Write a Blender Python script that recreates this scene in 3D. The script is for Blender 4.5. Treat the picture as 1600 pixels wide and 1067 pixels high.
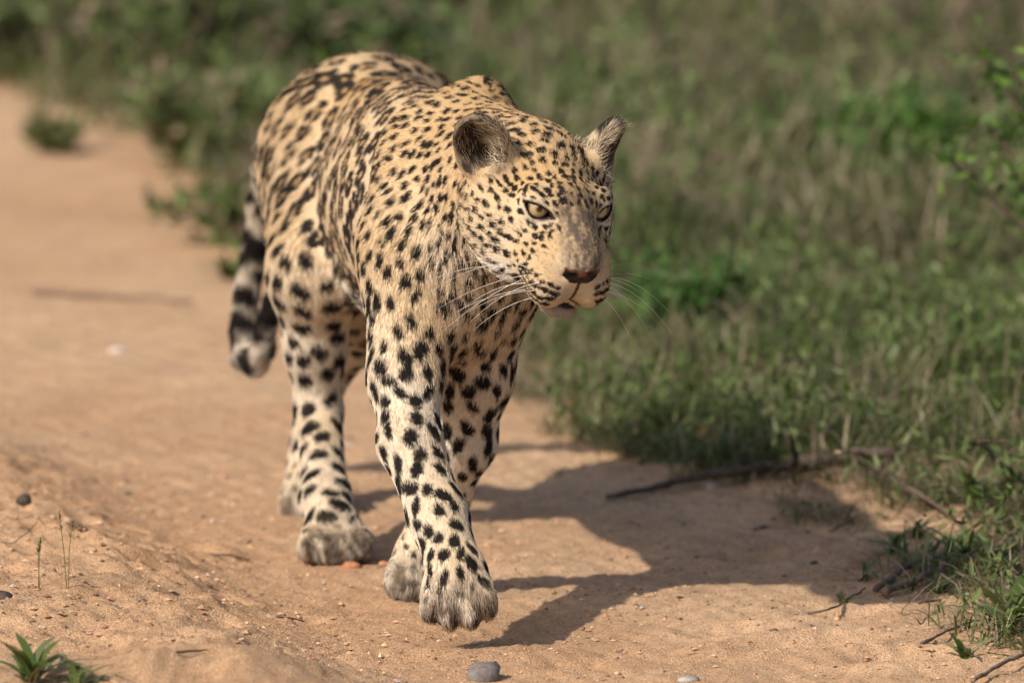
import bpy, math, random, time
import numpy as np
from mathutils import Vector, Matrix, kdtree

T0 = time.time()
random.seed(7)
RNG = np.random.default_rng(7)
for _o in list(bpy.data.objects):
    bpy.data.objects.remove(_o)
SC = bpy.context.scene
COL = SC.collection

# ------------------------------------------------------------------ camera
CAM_PITCH = math.radians(7.0)
CAM_POS = np.array([0.0, -10.0, 1.555])
FPX = 12500.0                                   # focal length in pixels of a 1600 px wide picture
cam_data = bpy.data.cameras.new('camera')
cam = bpy.data.objects.new('camera', cam_data)
COL.objects.link(cam)
cam.location = CAM_POS
cam.rotation_euler = (math.pi / 2 - CAM_PITCH, 0, 0)
cam_data.sensor_width = 36.0
cam_data.lens = 36.0 * FPX / 1600.0
cam_data.clip_start = 0.1
cam_data.clip_end = 2000
cam_data.dof.use_dof = True
cam_data.dof.focus_distance = 9.68
cam_data.dof.aperture_fstop = 4.8
SC.camera = cam

# ------------------------------------------------------------------ sky, sun, exposure
SUN_EL = math.radians(38.5)
SUN_AZ = math.radians(45)                       # sun stands to the left of and behind the camera
sun_dir = Vector((-math.sin(SUN_AZ) * math.cos(SUN_EL), -math.cos(SUN_AZ) * math.cos(SUN_EL), math.sin(SUN_EL)))
world = bpy.data.worlds.new('World')
SC.world = world
world.use_nodes = True
wn = world.node_tree
bg = wn.nodes['Background']
skyn = wn.nodes.new('ShaderNodeTexSky')
skyn.sky_type = 'NISHITA'
skyn.sun_disc = False
skyn.sun_elevation = SUN_EL
skyn.sun_rotation = math.atan2(sun_dir.x, sun_dir.y)
skyn.dust_density = 2.5
wn.links.new(skyn.outputs[0], bg.inputs[0])
bg.inputs[1].default_value = 0.115
sun_data = bpy.data.lights.new('sun', 'SUN')
sun_data.energy = 4.2
sun_data.angle = math.radians(0.9)
sun_data.color = (1.0, 0.94, 0.85)
sun = bpy.data.objects.new('sun', sun_data)
COL.objects.link(sun)
sun.rotation_euler = sun_dir.to_track_quat('Z', 'Y').to_euler()
SC.view_settings.view_transform = 'Standard'
SC.view_settings.look = 'None'
SC.view_settings.gamma = 1.0
SC.view_settings.exposure = 0.22
SC.view_settings.use_curve_mapping = False
SC.cycles.max_bounces = 6
SC.cycles.transparent_max_bounces = 8
SC.cycles_curves.shape = 'RIBBONS'

# ------------------------------------------------------------------ helpers
_fw = np.array([0, math.cos(CAM_PITCH), -math.sin(CAM_PITCH)])
_up = np.array([0, math.sin(CAM_PITCH), math.cos(CAM_PITCH)])
def P(u, v, Y):
    """the world point at depth Y whose picture lies at (u, v) of the 1600x1067 photograph"""
    d = _fw + np.array([(u - 800) / FPX, 0, 0]) + _up * (533.5 - v) / FPX
    return CAM_POS + d * ((Y - CAM_POS[1]) / d[1])
def G(u, v, z=0.0):
    """the point of the ground at height z under picture point (u, v)"""
    d = _fw + np.array([(u - 800) / FPX, 0, 0]) + _up * (533.5 - v) / FPX
    return CAM_POS + d * ((z - CAM_POS[2]) / d[2])
def unit(v):
    v = np.asarray(v, float)
    return v / (np.linalg.norm(v, axis=-1, keepdims=True) + 1e-12)
def V3(*a): return np.array(a, float)

_waves = []
_r2 = np.random.default_rng(99)
for _i in range(24):
    _waves.append((unit(_r2.normal(size=3)), _r2.uniform(0.6, 1.7), _r2.uniform(0, 6.28)))
def wob(p, freq, seed=0):
    """smooth pseudo noise in about -1..1 (a few crossed sine waves)"""
    s = np.zeros(len(p))
    for i in range(7):
        d, m, ph = _waves[(i * 3 + seed * 5) % 24]
        s += np.sin((p @ d) * freq * m * (1 + 0.37 * i) + ph + seed * 1.7)
    return s / 3.2

def tag(o, label=None, cat=None, group=None, kind=None):
    if label: o['label'] = label
    if cat: o['category'] = cat
    if group: o['group'] = group
    if kind: o['kind'] = kind
    return o
def link(name, data, parent=None):
    o = bpy.data.objects.new(name, data)
    COL.objects.link(o)
    if parent is not None: o.parent = parent
    return o
def mesh_np(name, verts, faces, mat=None, smooth=True, colors=None):
    """mesh from an (n,3) array and one (m,k) array of faces, or a list of such arrays"""
    me = bpy.data.meshes.new(name)
    verts = np.asarray(verts, np.float32)
    fl = faces if isinstance(faces, list) else [faces]
    fl = [np.asarray(f, np.int32) for f in fl if len(f)]
    nl = sum(f.size for f in fl); nf = sum(len(f) for f in fl)
    me.vertices.add(len(verts)); me.vertices.foreach_set('co', verts.ravel())
    me.loops.add(nl); me.loops.foreach_set('vertex_index', np.concatenate([f.ravel() for f in fl]))
    me.polygons.add(nf)
    tot = np.concatenate([np.full(len(f), f.shape[1], np.int32) for f in fl])
    me.polygons.foreach_set('loop_start', np.concatenate([[0], np.cumsum(tot)[:-1]]).astype(np.int32))
    me.polygons.foreach_set('loop_total', tot)
    me.polygons.foreach_set('use_smooth', np.full(nf, smooth))
    if colors is not None:
        at = me.attributes.new('col', 'FLOAT_COLOR', 'POINT')
        c = np.ones((len(verts), 4), np.float32); c[:, :3] = colors
        at.data.foreach_set('color', c.ravel())
    me.update(calc_edges=True)
    if mat: me.materials.append(mat)
    return me
def mat_new(name, base=(0.5, 0.5, 0.5), rough=0.8, spec=0.2):
    m = bpy.data.materials.new(name); m.use_nodes = True
    b = m.node_tree.nodes['Principled BSDF']
    b.inputs['Base Color'].default_value = (*base, 1)
    b.inputs['Roughness'].default_value = rough
    b.inputs['Specular IOR Level'].default_value = spec
    return m, m.node_tree, b
def attr_mat(name, rough=0.8, spec=0.2, vary=0.0, scale=40.0):
    """material whose colour comes from the mesh attribute 'col', mottled by noise"""
    m, nt, b = mat_new(name, rough=rough, spec=spec)
    a = nt.nodes.new('ShaderNodeAttribute'); a.attribute_name = 'col'
    if vary:
        n = nt.nodes.new('ShaderNodeTexNoise'); n.inputs['Scale'].default_value = scale; n.inputs['Detail'].default_value = 4
        tc = nt.nodes.new('ShaderNodeTexCoord'); nt.links.new(tc.outputs['Object'], n.inputs['Vector'])
        mr = nt.nodes.new('ShaderNodeMapRange'); mr.inputs['From Min'].default_value = 0.3; mr.inputs['From Max'].default_value = 0.7
        mr.inputs['To Min'].default_value = 1 - vary; mr.inputs['To Max'].default_value = 1 + vary
        nt.links.new(n.outputs['Fac'], mr.inputs['Value'])
        mx = nt.nodes.new('ShaderNodeMixRGB'); mx.blend_type = 'MULTIPLY'; mx.inputs[0].default_value = 1
        nt.links.new(a.outputs['Color'], mx.inputs[1]); nt.links.new(mr.outputs[0], mx.inputs[2])
        nt.links.new(mx.outputs[0], b.inputs['Base Color'])
    else:
        nt.links.new(a.outputs['Color'], b.inputs['Base Color'])
    return m, nt, b
# ================================================================== the ground: sandy track and grassy verge
EDGE_Y = np.array([-8, -1.2, -0.6, -0.1, 0.25, 0.55, 0.8, 1.0, 1.15, 1.30, 1.55, 1.9, 2.3, 3.0, 3.7, 4.65, 5.6, 6.6, 7.4, 9.0, 14.0])
EDGE_X = np.array([1.1, 0.76, 0.60, 0.55, 0.49, 0.47, 0.40, 0.30, 0.17, 0.10, 0.04, -0.03, -0.09, -0.27, -0.42, -0.54, -0.66, -0.92, -1.35, -2.4, -8.0])
def xy3(x, y): return np.stack([x, y, np.zeros_like(x)], -1)
def edge_d(x, y):
    """how far a point lies inside the grassy verge (metres, negative on the track)"""
    q = xy3(x, y)
    sl = np.interp(y, [0, 2, 3, 5, 8], [0.9, 0.8, 0.75, 0.8, 0.6])
    return (x - np.interp(y, EDGE_Y, EDGE_X)) * sl + 0.045 * wob(q, 9, 1) + 0.02 * wob(q, 30, 2)
RA, RB = V3(-0.20, -0.34, 0), V3(-0.66, 1.55, 0)
def bank_d(x, y):
    d = unit(RB - RA)
    return -((x - RA[0]) * d[1] - (y - RA[1]) * d[0])
DENTS = []                                       # old prints and scuffs in the sand: x, y, long, wide, deep, turn
for (u, v, a, b_, dp, th) in ((300, 815, .05, .03, .012, .5), (190, 795, .04, .025, .012, .2), (255, 878, .06, .03, .014, .1), (215, 858, .05, .022, .010, -.2),
                              (430, 1020, .05, .025, .012, .2), (285, 925, .035, .03, .010, 0), (330, 838, .05, .02, .009, .2), (120, 905, .06, .03, .010, .1),
                              (1260, 1010, .10, .03, .014, .5), (1330, 960, .07, .02, .010, .4), (1150, 985, .06, .025, .007, .3), (1420, 1030, .08, .03, .012, .3),
                              (900, 1040, .05, .03, .006, .2), (560, 950, .05, .03, .006, .1), (1180, 870, .07, .03, .008, .3), (1050, 700, .09, .03, .012, .2),
                              (80, 840, .04, .03, .012, .3), (370, 905, .03, .025, .010, .1), (160, 960, .05, .03, .012, .2), (340, 985, .04, .02, .010, .4), (60, 730, .05, .04, .012, .1),
                              (240, 1000, .03, .03, .009, 0), (480, 975, .03, .02, .008, .3), (640, 1030, .05, .025, .008, .2), (150, 850, .035, .022, .012, -.3), (270, 850, .03, .02, .012, .4)):
    g_ = G(u, v, 0.045 if u < 450 else 0.0); DENTS.append((g_[0], g_[1], a * (0.75 if u < 450 else 1), b_ * 1.5, dp * (1.25 if u < 450 else 1), th))
def gh(x, y):
    x = np.atleast_1d(np.asarray(x, float)); y = np.atleast_1d(np.asarray(y, float))
    q = xy3(x, y)
    h = 0.0035 * wob(q, 8, 3) + 0.0016 * wob(q, 34, 4) + 0.0016 * wob(q, 75, 5)
    feet = np.minimum.reduce([np.hypot(x - fx, (y - fy) * 0.8) for fx, fy in ((-0.115, -0.02), (-0.23, 0.30), (-0.27, 0.72))])
    h = h * (0.25 + 0.75 * np.clip((feet - 0.04) / 0.12, 0, 1))
    bd = bank_d(x, y)
    t = np.clip(bd / 0.26, 0, 1); t = t * t * (3 - 2 * t)
    fade = np.clip((2.6 - y) / 1.6, 0, 1) * np.clip((y + 1.6) / 0.6, 0, 1)
    h = h + t * fade * (0.055 + 0.010 * wob(q, 6, 6) + 0.0045 * wob(q, 42, 7) + 0.0035 * np.abs(wob(q, 110, 2)))
    ed = edge_d(x, y)
    t2 = np.clip(ed / 0.30, 0, 1)
    h = h + t2 * (0.030 + 0.022 * wob(q, 5, 8) + 0.006 * wob(q, 22, 9))
    for (cx, cy, a, b_, dp, th) in DENTS:
        dx, dy = x - cx, y - cy
        ca, sa = math.cos(th), math.sin(th)
        e_ = ((dx * ca + dy * sa) / a) ** 2 + ((dy * ca - dx * sa) / b_) ** 2
        h = h - dp * np.exp(-e_ * 1.6) + dp * 0.55 * np.exp(-(np.sqrt(e_) - 1.35) ** 2 * 5)
    return h
def grow_axis(lo, hi, s0, far, ratio):
    out = list(np.arange(lo, hi, s0)); s_ = s0
    while out[-1] < far:
        s_ *= ratio; out.append(out[-1] + s_)
    s_ = s0
    while out[0] > -far * 0.7:
        s_ *= ratio; out.insert(0, out[0] - s_)
    return np.array(out)
ax_x = grow_axis(-0.85, 0.85, 0.0075, 260, 1.10)
ay = np.concatenate([np.arange(-0.75, 1.3, 0.0085), np.arange(1.3, 3.0, 0.018), np.arange(3.0, 8.0, 0.05)])
ay = list(ay); s_ = 0.05
while ay[-1] < 400: s_ *= 1.12; ay.append(ay[-1] + s_)
s_ = 0.0085
while ay[0] > -60: s_ *= 1.15; ay.insert(0, ay[0] - s_)
ay = np.array(ay)
gx_, gy_ = np.meshgrid(ax_x, ay, indexing='ij')
gxf, gyf = gx_.ravel(), gy_.ravel()
gz_ = gh(gxf, gyf)
# crumbly relief where the sand is close to the camera's focus
crumb = np.clip((2.0 - np.abs(gyf)) / 1.0, 0, 1) * (np.abs(gxf) < 1.2)
q_ = xy3(gxf, gyf)
gz_ = gz_ + crumb * (RNG.normal(size=len(gxf)) * 0.0009 * (1 + 0.8 * (bank_d(gxf, gyf) > 0)) + 0.0012 * wob(q_, 190, 3) * (bank_d(gxf, gyf) > -0.1) + 0.0007 * wob(q_, 240, 4))
gi = np.arange(len(gxf)).reshape(gx_.shape)
gf_ = np.stack([gi[:-1, :-1], gi[1:, :-1], gi[1:, 1:], gi[:-1, 1:]], -1).reshape(-1, 4)
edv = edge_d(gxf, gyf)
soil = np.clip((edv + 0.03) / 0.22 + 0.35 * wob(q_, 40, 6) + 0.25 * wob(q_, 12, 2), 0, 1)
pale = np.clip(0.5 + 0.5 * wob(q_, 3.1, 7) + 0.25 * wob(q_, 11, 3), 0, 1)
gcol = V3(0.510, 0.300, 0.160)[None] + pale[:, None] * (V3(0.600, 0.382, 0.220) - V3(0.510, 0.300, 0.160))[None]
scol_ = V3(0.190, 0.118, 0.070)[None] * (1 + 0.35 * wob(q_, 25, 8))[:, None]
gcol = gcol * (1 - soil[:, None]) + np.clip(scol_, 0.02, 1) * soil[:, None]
gm, gnt, gb = mat_new('sand_ground', rough=0.92, spec=0.15)
ga = gnt.nodes.new('ShaderNodeAttribute'); ga.attribute_name = 'col'
gtc = gnt.nodes.new('ShaderNodeTexCoord')
def gnoise(scale, detail=3.0, rough=0.6):
    n = gnt.nodes.new('ShaderNodeTexNoise'); n.inputs['Scale'].default_value = scale; n.inputs['Detail'].default_value = detail; n.inputs['Roughness'].default_value = rough
    gnt.links.new(gtc.outputs['Object'], n.inputs['Vector']); return n
n1 = gnoise(420, 4, 0.7); n2 = gnoise(38, 4); n3 = gnoise(7, 3)
gv = gnt.nodes.new('ShaderNodeTexVoronoi'); gv.inputs['Scale'].default_value = 330; gnt.links.new(gtc.outputs['Object'], gv.inputs['Vector'])
def mrange(nt, src, a, b_, c, d):
    n = nt.nodes.new('ShaderNodeMapRange')
    for k_, v_ in zip(('From Min', 'From Max', 'To Min', 'To Max'), (a, b_, c, d)): n.inputs[k_].default_value = v_
    nt.links.new(src, n.inputs['Value']); return n.outputs[0]
def mixc(nt, mode, fac, a, b_):
    n = nt.nodes.new('ShaderNodeMixRGB'); n.blend_type = mode
    for i_, v_ in enumerate((fac, a, b_)):
        if hasattr(v_, 'is_output'): nt.links.new(v_, n.inputs[i_])
        elif i_ == 0: n.inputs[0].default_value = v_
        else: n.inputs[i_].default_value = (*v_, 1)
    return n.outputs[0]
c1 = mixc(gnt, 'MULTIPLY', 1.0, ga.outputs['Color'], mrange(gnt, n1.outputs['Fac'], 0.28, 0.72, 0.62, 1.36))
c2 = mixc(gnt, 'MULTIPLY', 1.0, c1, mrange(gnt, n2.outputs['Fac'], 0.3, 0.7, 0.86, 1.12))
c3 = mixc(gnt, 'MULTIPLY', 1.0, c2, mrange(gnt, n3.outputs['Fac'], 0.3, 0.7, 0.93, 1.07))
gsep = gnt.nodes.new('ShaderNodeSeparateColor'); gnt.links.new(gv.outputs['Color'], gsep.inputs[0])
c4 = mixc(gnt, 'MIX', mrange(gnt, gsep.outputs[0], 0.86, 0.9, 0.0, 0.5), c3, (0.62, 0.42, 0.27))
c5 = mixc(gnt, 'MIX', mrange(gnt, gsep.outputs[1], 0.88, 0.9, 0.0, 0.45), c4, (0.22, 0.115, 0.07))
gnt.links.new(c5, gb.inputs['Base Color'])
gbp = gnt.nodes.new('ShaderNodeBump'); gbp.inputs['Strength'].default_value = 0.9; gbp.inputs['Distance'].default_value = 0.003
gadd = gnt.nodes.new('ShaderNodeMath'); gadd.operation = 'ADD'
gnt.links.new(n1.outputs['Fac'], gadd.inputs[0]); gnt.links.new(mrange(gnt, gv.outputs['Distance'], 0, 0.6, 0.35, 0.0), gadd.inputs[1])
gnt.links.new(gadd.outputs[0], gbp.inputs['Height']); gnt.links.new(gbp.outputs[0], gb.inputs['Normal'])
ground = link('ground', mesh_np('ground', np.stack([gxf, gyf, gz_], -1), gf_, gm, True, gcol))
tag(ground, kind='structure')
print('ground', len(gxf), round(time.time() - T0, 1))
# ================================================================== the leopard
# The body is one skin grown from a blend of muscle and bone volumes, meshed on a grid.
BO = V3(-0.076, -0.05, 0)
BF = unit(V3(0.151, -0.988, 0)); BL = V3(-BF[1], BF[0], 0); BL = BL if BL[0] > 0 else -BL
BU = V3(0, 0, 1)
def B(f, l, z): return BO + BF * f + BL * l + BU * z
BR = np.stack([BF, BL, BU])

HE = P(890, 330, -0.40)                        # mid point between the eyes
_yaw, _pit, _roll = math.radians(24), math.radians(30), math.radians(4.5)
HF = V3(math.sin(_yaw) * math.cos(_pit), -math.cos(_yaw) * math.cos(_pit), -math.sin(_pit))
HL = V3(math.cos(_yaw), math.sin(_yaw), 0)
HU = np.cross(HF, HL); HU = HU if HU[2] > 0 else -HU
HL, HU = HL * math.cos(_roll) - HU * math.sin(_roll), HU * math.cos(_roll) + HL * math.sin(_roll)
HR = np.stack([HF, HL, HU])
def H(f, l, u): return HE + (HF * f + HL * l + HU * u) * 0.01      # head coordinates in cm

PR = []       # volumes: shape, then flow of the fur, its length, tan amount, spot kind
def ell(c, R, r, k, flow, fur=0.012, tan=0.6, sp=0):
    PR.append(dict(t='e', c=np.asarray(c, float), R=R, r=np.asarray(r, float), k=k, flow=unit(flow), fur=fur, tan=tan, sp=sp))
def cap(a, b, ra, rb, k, flow=None, fur=0.012, tan=0.6, sp=0, sq=None):
    a = np.asarray(a, float); b = np.asarray(b, float)
    PR.append(dict(t='c', a=a, b=b, ra=ra, rb=rb, k=k, flow=unit(b - a if flow is None else flow), fur=fur, tan=tan, sp=sp, sq=sq))
def sdf(p, x):
    if p['t'] == 'e':
        q = (x - p['c'].astype(np.float32)) @ p['R'].T.astype(np.float32)
        r = p['r'].astype(np.float32)
        k0 = np.linalg.norm(q / r, axis=-1); k1 = np.linalg.norm(q / (r * r), axis=-1)
        return k0 * (k0 - 1) / (k1 + 1e-6)
    a = p['a'].astype(np.float32); d = (p['b'] - p['a']).astype(np.float32)
    q = x - a
    if p['sq'] is not None:                    # flatten along an axis: (unit axis, factor)
        ax = np.asarray(p['sq'][0], np.float32)
        q = q + ((1 / p['sq'][1] - 1) * (q @ ax))[..., None] * ax
        d = d + ((1 / p['sq'][1] - 1) * (d @ ax)) * ax
    t = np.clip((q @ d) / (d @ d + 1e-12), 0, 1)
    return np.linalg.norm(q - t[..., None] * d, axis=-1) - (p['ra'] + t * (p['rb'] - p['ra']))
def extent(p):
    if p['t'] == 'e':
        m = p['r'].max(); return p['c'] - m, p['c'] + m
    m = max(p['ra'], p['rb'])
    return np.minimum(p['a'], p['b']) - m, np.maximum(p['a'], p['b']) + m

back = -BF
dn = V3(0, 0, -1)
# --- trunk   (spot kinds: 0 rosettes, 1 large solid, 2 neck, 3 face, 4 hind leg, 5 tail, 6 none)
ell(B(-0.24, 0, 0.475), BR, (0.30, 0.112, 0.142), 0.04, back + dn * 0.35, 0.0085, 0.45, 0)
ell(B(-0.02, 0.004, 0.455), BR, (0.17, 0.090, 0.135), 0.05, back + dn * 0.8, 0.011, 0.45, 1)
ell(B(-0.50, 0, 0.465), BR, (0.22, 0.102, 0.125), 0.05, back + dn * 0.35, 0.0085, 0.45, 0)
cap(B(0.00, 0, 0.578), B(-0.42, 0, 0.560), 0.045, 0.052, 0.05, back, 0.010, 0.76, 0)
cap(B(-0.42, 0, 0.556), B(-0.80, 0, 0.558), 0.050, 0.054, 0.05, back, 0.010, 0.76, 0)
ell(B(-0.74, 0.006, 0.495), BR, (0.16, 0.108, 0.118), 0.05, back + dn * 0.6, 0.009, 0.46, 0)
ell(B(-0.86, 0.006, 0.475), BR, (0.10, 0.090, 0.115), 0.05, back * 0.4 + dn, 0.009, 0.40, 0)
ell(B(-0.40, 0, 0.375), BR, (0.25, 0.070, 0.070), 0.05, back, 0.025, 0.15, 0)          # belly
ell(B(0.08, 0.0, 0.42), BR, (0.07, 0.075, 0.095), 0.05, dn + back * .3, 0.02, 0.35, 1)            # breast
# --- shoulder blades
cap(B(-0.03, 0.045, 0.632), B(0.07, 0.078, 0.450), 0.028, 0.055, 0.035, dn + back, 0.010, 0.64, 1)
cap(B(0.00, -0.050, 0.590), B(0.09, -0.068, 0.460), 0.030, 0.055, 0.035, dn + back, 0.010, 0.64, 1)
# --- neck
nk0 = B(0.02, 0.0, 0.535); nk1 = H(-11.5, 0, -4.6)
cap(nk0, nk1, 0.088, 0.074, 0.05, nk0 - nk1 + dn * 0.12, 0.009, 0.62, 2)
cap(B(0.08, 0, 0.44), H(-9, 0, -7), 0.080, 0.052, 0.05, dn + back * 0.4, 0.02, 0.3, 2)
cap(B(-0.04, 0.02, 0.590), H(-9.5, 0, -1.6), 0.050, 0.050, 0.05, nk0 - nk1, 0.010, 0.78, 2)          # crest of the neck
# --- right fore leg, swinging forward
s = P(650, 385, -0.13); e = P(634, 590, -0.20); w = P(684, 806, -0.33); m = P(712, 893, -0.385)
cap(s, e, 0.068, 0.045, 0.04, dn, 0.013, 0.5, 1)
cap(e, P(640, 690, -0.262), 0.041, 0.036, 0.025, w - e, 0.011, 0.28, 1)
cap(P(640, 690, -0.262), w, 0.037, 0.033, 0.02, w - e, 0.010, 0.25, 1)
cap(w, m, 0.034, 0.033, 0.02, m - w, 0.009, 0.3, 1)
# --- left fore leg, planted
s2 = P(760, 400, -0.10); e2 = P(738, 585, -0.07); w2 = P(690, 778, 0.015); m2 = P(662, 852, 0.015)
cap(s2, e2, 0.064, 0.046, 0.04, dn, 0.013, 0.4, 1)
cap(e2, P(726, 690, -0.03), 0.046, 0.037, 0.03, w2 - e2, 0.011, 0.2, 1)
cap(P(726, 690, -0.03), w2, 0.037, 0.032, 0.02, w2 - e2, 0.010, 0.2, 1)
cap(w2, m2, 0.032, 0.030, 0.02, m2 - w2, 0.009, 0.4, 1)
# --- right hind leg
h3 = P(532, 222, 0.70); k3 = P(494, 428, 0.47); o3 = P(498, 640, 0.52); m3 = P(508, 778, 0.385)
cap(h3, k3, 0.100, 0.062, 0.05, dn + V3(0, .3, 0), 0.015, 0.6, 4)
cap(P(500, 262, 0.74), P(492, 440, 0.56), 0.082, 0.050, 0.05, dn, 0.015, 0.55, 4)
cap(k3, P(492, 540, 0.50), 0.057, 0.039, 0.03, dn, 0.013, 0.35, 4)
cap(P(492, 540, 0.50), o3, 0.039, 0.028, 0.02, dn, 0.013, 0.25, 4)
cap(o3, m3, 0.029, 0.029, 0.02, dn + V3(0, -.5, 0), 0.012, 0.25, 4)
cap(m3, P(518, 812, 0.335), 0.030, 0.031, 0.025, dn + V3(0, -.8, 0), 0.011, 0.25, 4)
cap(o3 + V3(0, .02, .015), o3 + V3(0, .05, 0.06), 0.017, 0.011, 0.02, dn, 0.013, 0.25, 4)
# --- left hind leg, about to push off
h4 = P(625, 225, 0.74); k4 = P(566, 455, 0.60); o4 = P(500, 598, 0.86); m4 = P(476, 735, 0.80)
cap(h4, k4, 0.105, 0.062, 0.05, dn, 0.015, 0.5, 4)
cap(k4, P(540, 520, 0.72), 0.056, 0.044, 0.03, dn, 0.013, 0.3, 4)
cap(P(540, 520, 0.72), o4, 0.044, 0.032, 0.03, dn, 0.013, 0.3, 4)
cap(o4, m4, 0.027, 0.026, 0.02, dn, 0.012, 0.3, 4)
# --- tail
tl = [B(-0.93, 0, 0.53), P(425, 250, 1.00), P(412, 320, 1.04), P(399, 385, 1.05), P(386, 455, 1.05), P(379, 515, 1.05), P(382, 556, 1.045),
      P(397, 568, 1.03), P(410, 548, 1.01), P(417, 505, 1.0), P(421, 468, 1.0)]
tr = [0.034, 0.024, 0.020, 0.0185, 0.018, 0.018, 0.018, 0.018, 0.017, 0.015, 0.010]
for i in range(len(tl) - 1):
    cap(tl[i], tl[i + 1], tr[i], tr[i + 1], 0.02 if i < 3 else 0.007, None, 0.017, 0.15, 5)
# --- paws
def paw(c, fwd, up, sc, spl=1.0, drop=0.0):
    fwd = unit(fwd); up = unit(np.asarray(up) - fwd * np.dot(up, fwd)); lf = np.cross(up, fwd)
    R = np.stack([fwd, lf, up])
    q = lambda f, l, u: c + (fwd * f + lf * l + up * u) * sc
    ell(q(-0.012, 0, 0.004), R, np.array((0.044, 0.041, 0.031)) * sc, 0.015, fwd - up * 0.2, 0.009, 0.35, 1)
    for l, f in ((-0.0335, 0.012), (-0.0118, 0.024), (0.0118, 0.024), (0.0335, 0.012)):
        sp = unit(fwd + lf * l * 5 * spl)
        R2 = np.stack([sp, np.cross(up, sp), up])
        ell(q(f, l, 0.000), R2, np.array((0.032, 0.0160, 0.0225)) * sc, 0.008, sp - up * 0.5, 0.012, 0.25, 6)
        ell(q(f + 0.016, l * 1.05, -0.008), R2, np.array((0.018, 0.0140, 0.016)) * sc, 0.008, sp - up, 0.011, 0.2, 6)
    return q, R
PAWS = []
PAWS.append((paw(P(714, 916, -0.400), (0.09, -0.60, -0.78), (0.03, -0.75, 0.62), 0.92), 'raised'))
PAWS.append((paw(P(660, 888, -0.008), (-0.02, -0.80, -0.58), (0, -0.58, 0.80), 0.93), 'down'))
PAWS.append((paw(P(523, 843, 0.318), (0.10, -1, -0.16), (0, -0.2, 1), 1.0), 'down'))
PAWS.append((paw(P(490, 770, 0.760), (0.05, -0.70, -0.65), (0, -0.6, 0.75), 0.95), 'down'))
N_BODY = len(PR)
# --- head (cm, measured from the point between the eyes)
hb = -HF
def hell(f, l, u, r, k, flow, fur=0.006, tan=0.6, sp=3, rot=0.0):
    R = HR
    if rot:
        c_, s_ = math.cos(rot), math.sin(rot)
        R = np.stack([HF * c_ + HL * s_, -HF * s_ + HL * c_, HU])
    fl = HF * flow[0] + HL * flow[1] + HU * flow[2]
    ell(H(f, l, u), R, np.array(r) * 0.01, k * 0.01, fl, fur, tan, sp)
def hcap(a, b, ra, rb, k, flow, fur=0.006, tan=0.6, sp=3, sq=None):
    fl = HF * flow[0] + HL * flow[1] + HU * flow[2]
    cap(H(*a), H(*b), ra * .01, rb * .01, k * .01, fl, fur, tan, sp, sq)
hell(-6.9, 0, -2.0, (7.2, 6.8, 5.0), 2.0, (-1, 0, 0.1), 0.008, 0.80)                 # brain case
hcap((-1.5, 0, 0.2), (-8.6, 0, 0.1), 2.7, 2.8, 2.2, (-1, 0, 0.2), 0.007, 0.80)       # crown
hcap((-12.5, 0, -4.2), (-8, 0, -2.0), 5.9, 5.0, 3.0, (-1, 0, 0), 0.008, 0.80)          # nape
for sgn in (-1, 1):
    hell(-5.2, 4.9 * sgn, -5.6, (5.4, 3.7, 5.0), 2.4, (-1, 0.35 * sgn, -0.35), 0.010, 0.5)   # cheek
    hell(-8.2, 5.2 * sgn, -5.5, (4.5, 3.6, 5.5), 2.4, (-1, 0.35 * sgn, -0.5), 0.015, 0.45)   # side whiskers
    hell(-3.4, 4.0 * sgn, -8.9, (4.8, 3.1, 2.7), 2.4, (-1, 0.2 * sgn, -0.6), 0.012, 0.2)      # jowl
    hcap((-0.8, 4.9 * sgn, -2.3), (-6.5, 6.7 * sgn, -2.4), 1.5, 1.9, 1.8, (-1, 0.3 * sgn, -0.1), 0.007, 0.55)   # cheek bone
    hcap((0.2, 2.0 * sgn, 0.75), (-1.7, 4.8 * sgn, 1.15), 1.0, 1.0, 2.4, (-1, 0.2 * sgn, 0.5), 0.005, 0.75)   # brow
    hell(5.0, 2.6 * sgn, -7.3, (2.9, 2.65, 2.8), 0.6, (-1, 0.6 * sgn, -0.5), 0.007, 0.80)        # whisker pad
    hell(1.2, 3.3 * sgn, -5.6, (4.4, 2.6, 3.3), 2.0, (-1, 0.3 * sgn, -0.3), 0.007, 0.80)
    hell(2.4, 2.6 * sgn, -3.7, (3.0, 2.0, 2.0), 2.0, (-1, 0.3 * sgn, 0), 0.007, 0.80)
    hell(-1.15, 4.0 * sgn, -0.05, (2.12, 2.12, 2.05), 0.6, (-0.8, 0.5 * sgn, 0.2), 0.003, 0.45)  # eyelids
hcap((-1.5, 0, 0.2), (5.6, 0, -2.95), 3.2, 2.6, 1.6, (-1, 0, 0.2), 0.007, 0.65, sq=(HU, 0.78))      # bridge of the nose
hell(3.2, 0, -5.7, (4.1, 3.8, 3.6), 1.2, (-1, 0, -0.2), 0.005, 0.6)                  # muzzle
hell(6.9, 0, -3.85, (1.35, 2.25, 1.25), 0.7, (-1, 0, 0.2), 0.003, 0.4)               # nose pad bed
hcap((-5, 0, -9.2), (2.6, 0, -10.4), 3.6, 2.3, 1.6, (-1, 0, -0.3), 0.010, 0.15)       # lower jaw
hell(4.5, 0, -10.8, (2.2, 2.5, 1.05), 0.6, (-0.6, 0, -1), 0.007, 0.0, 6)               # chin
EARS = []
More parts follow.
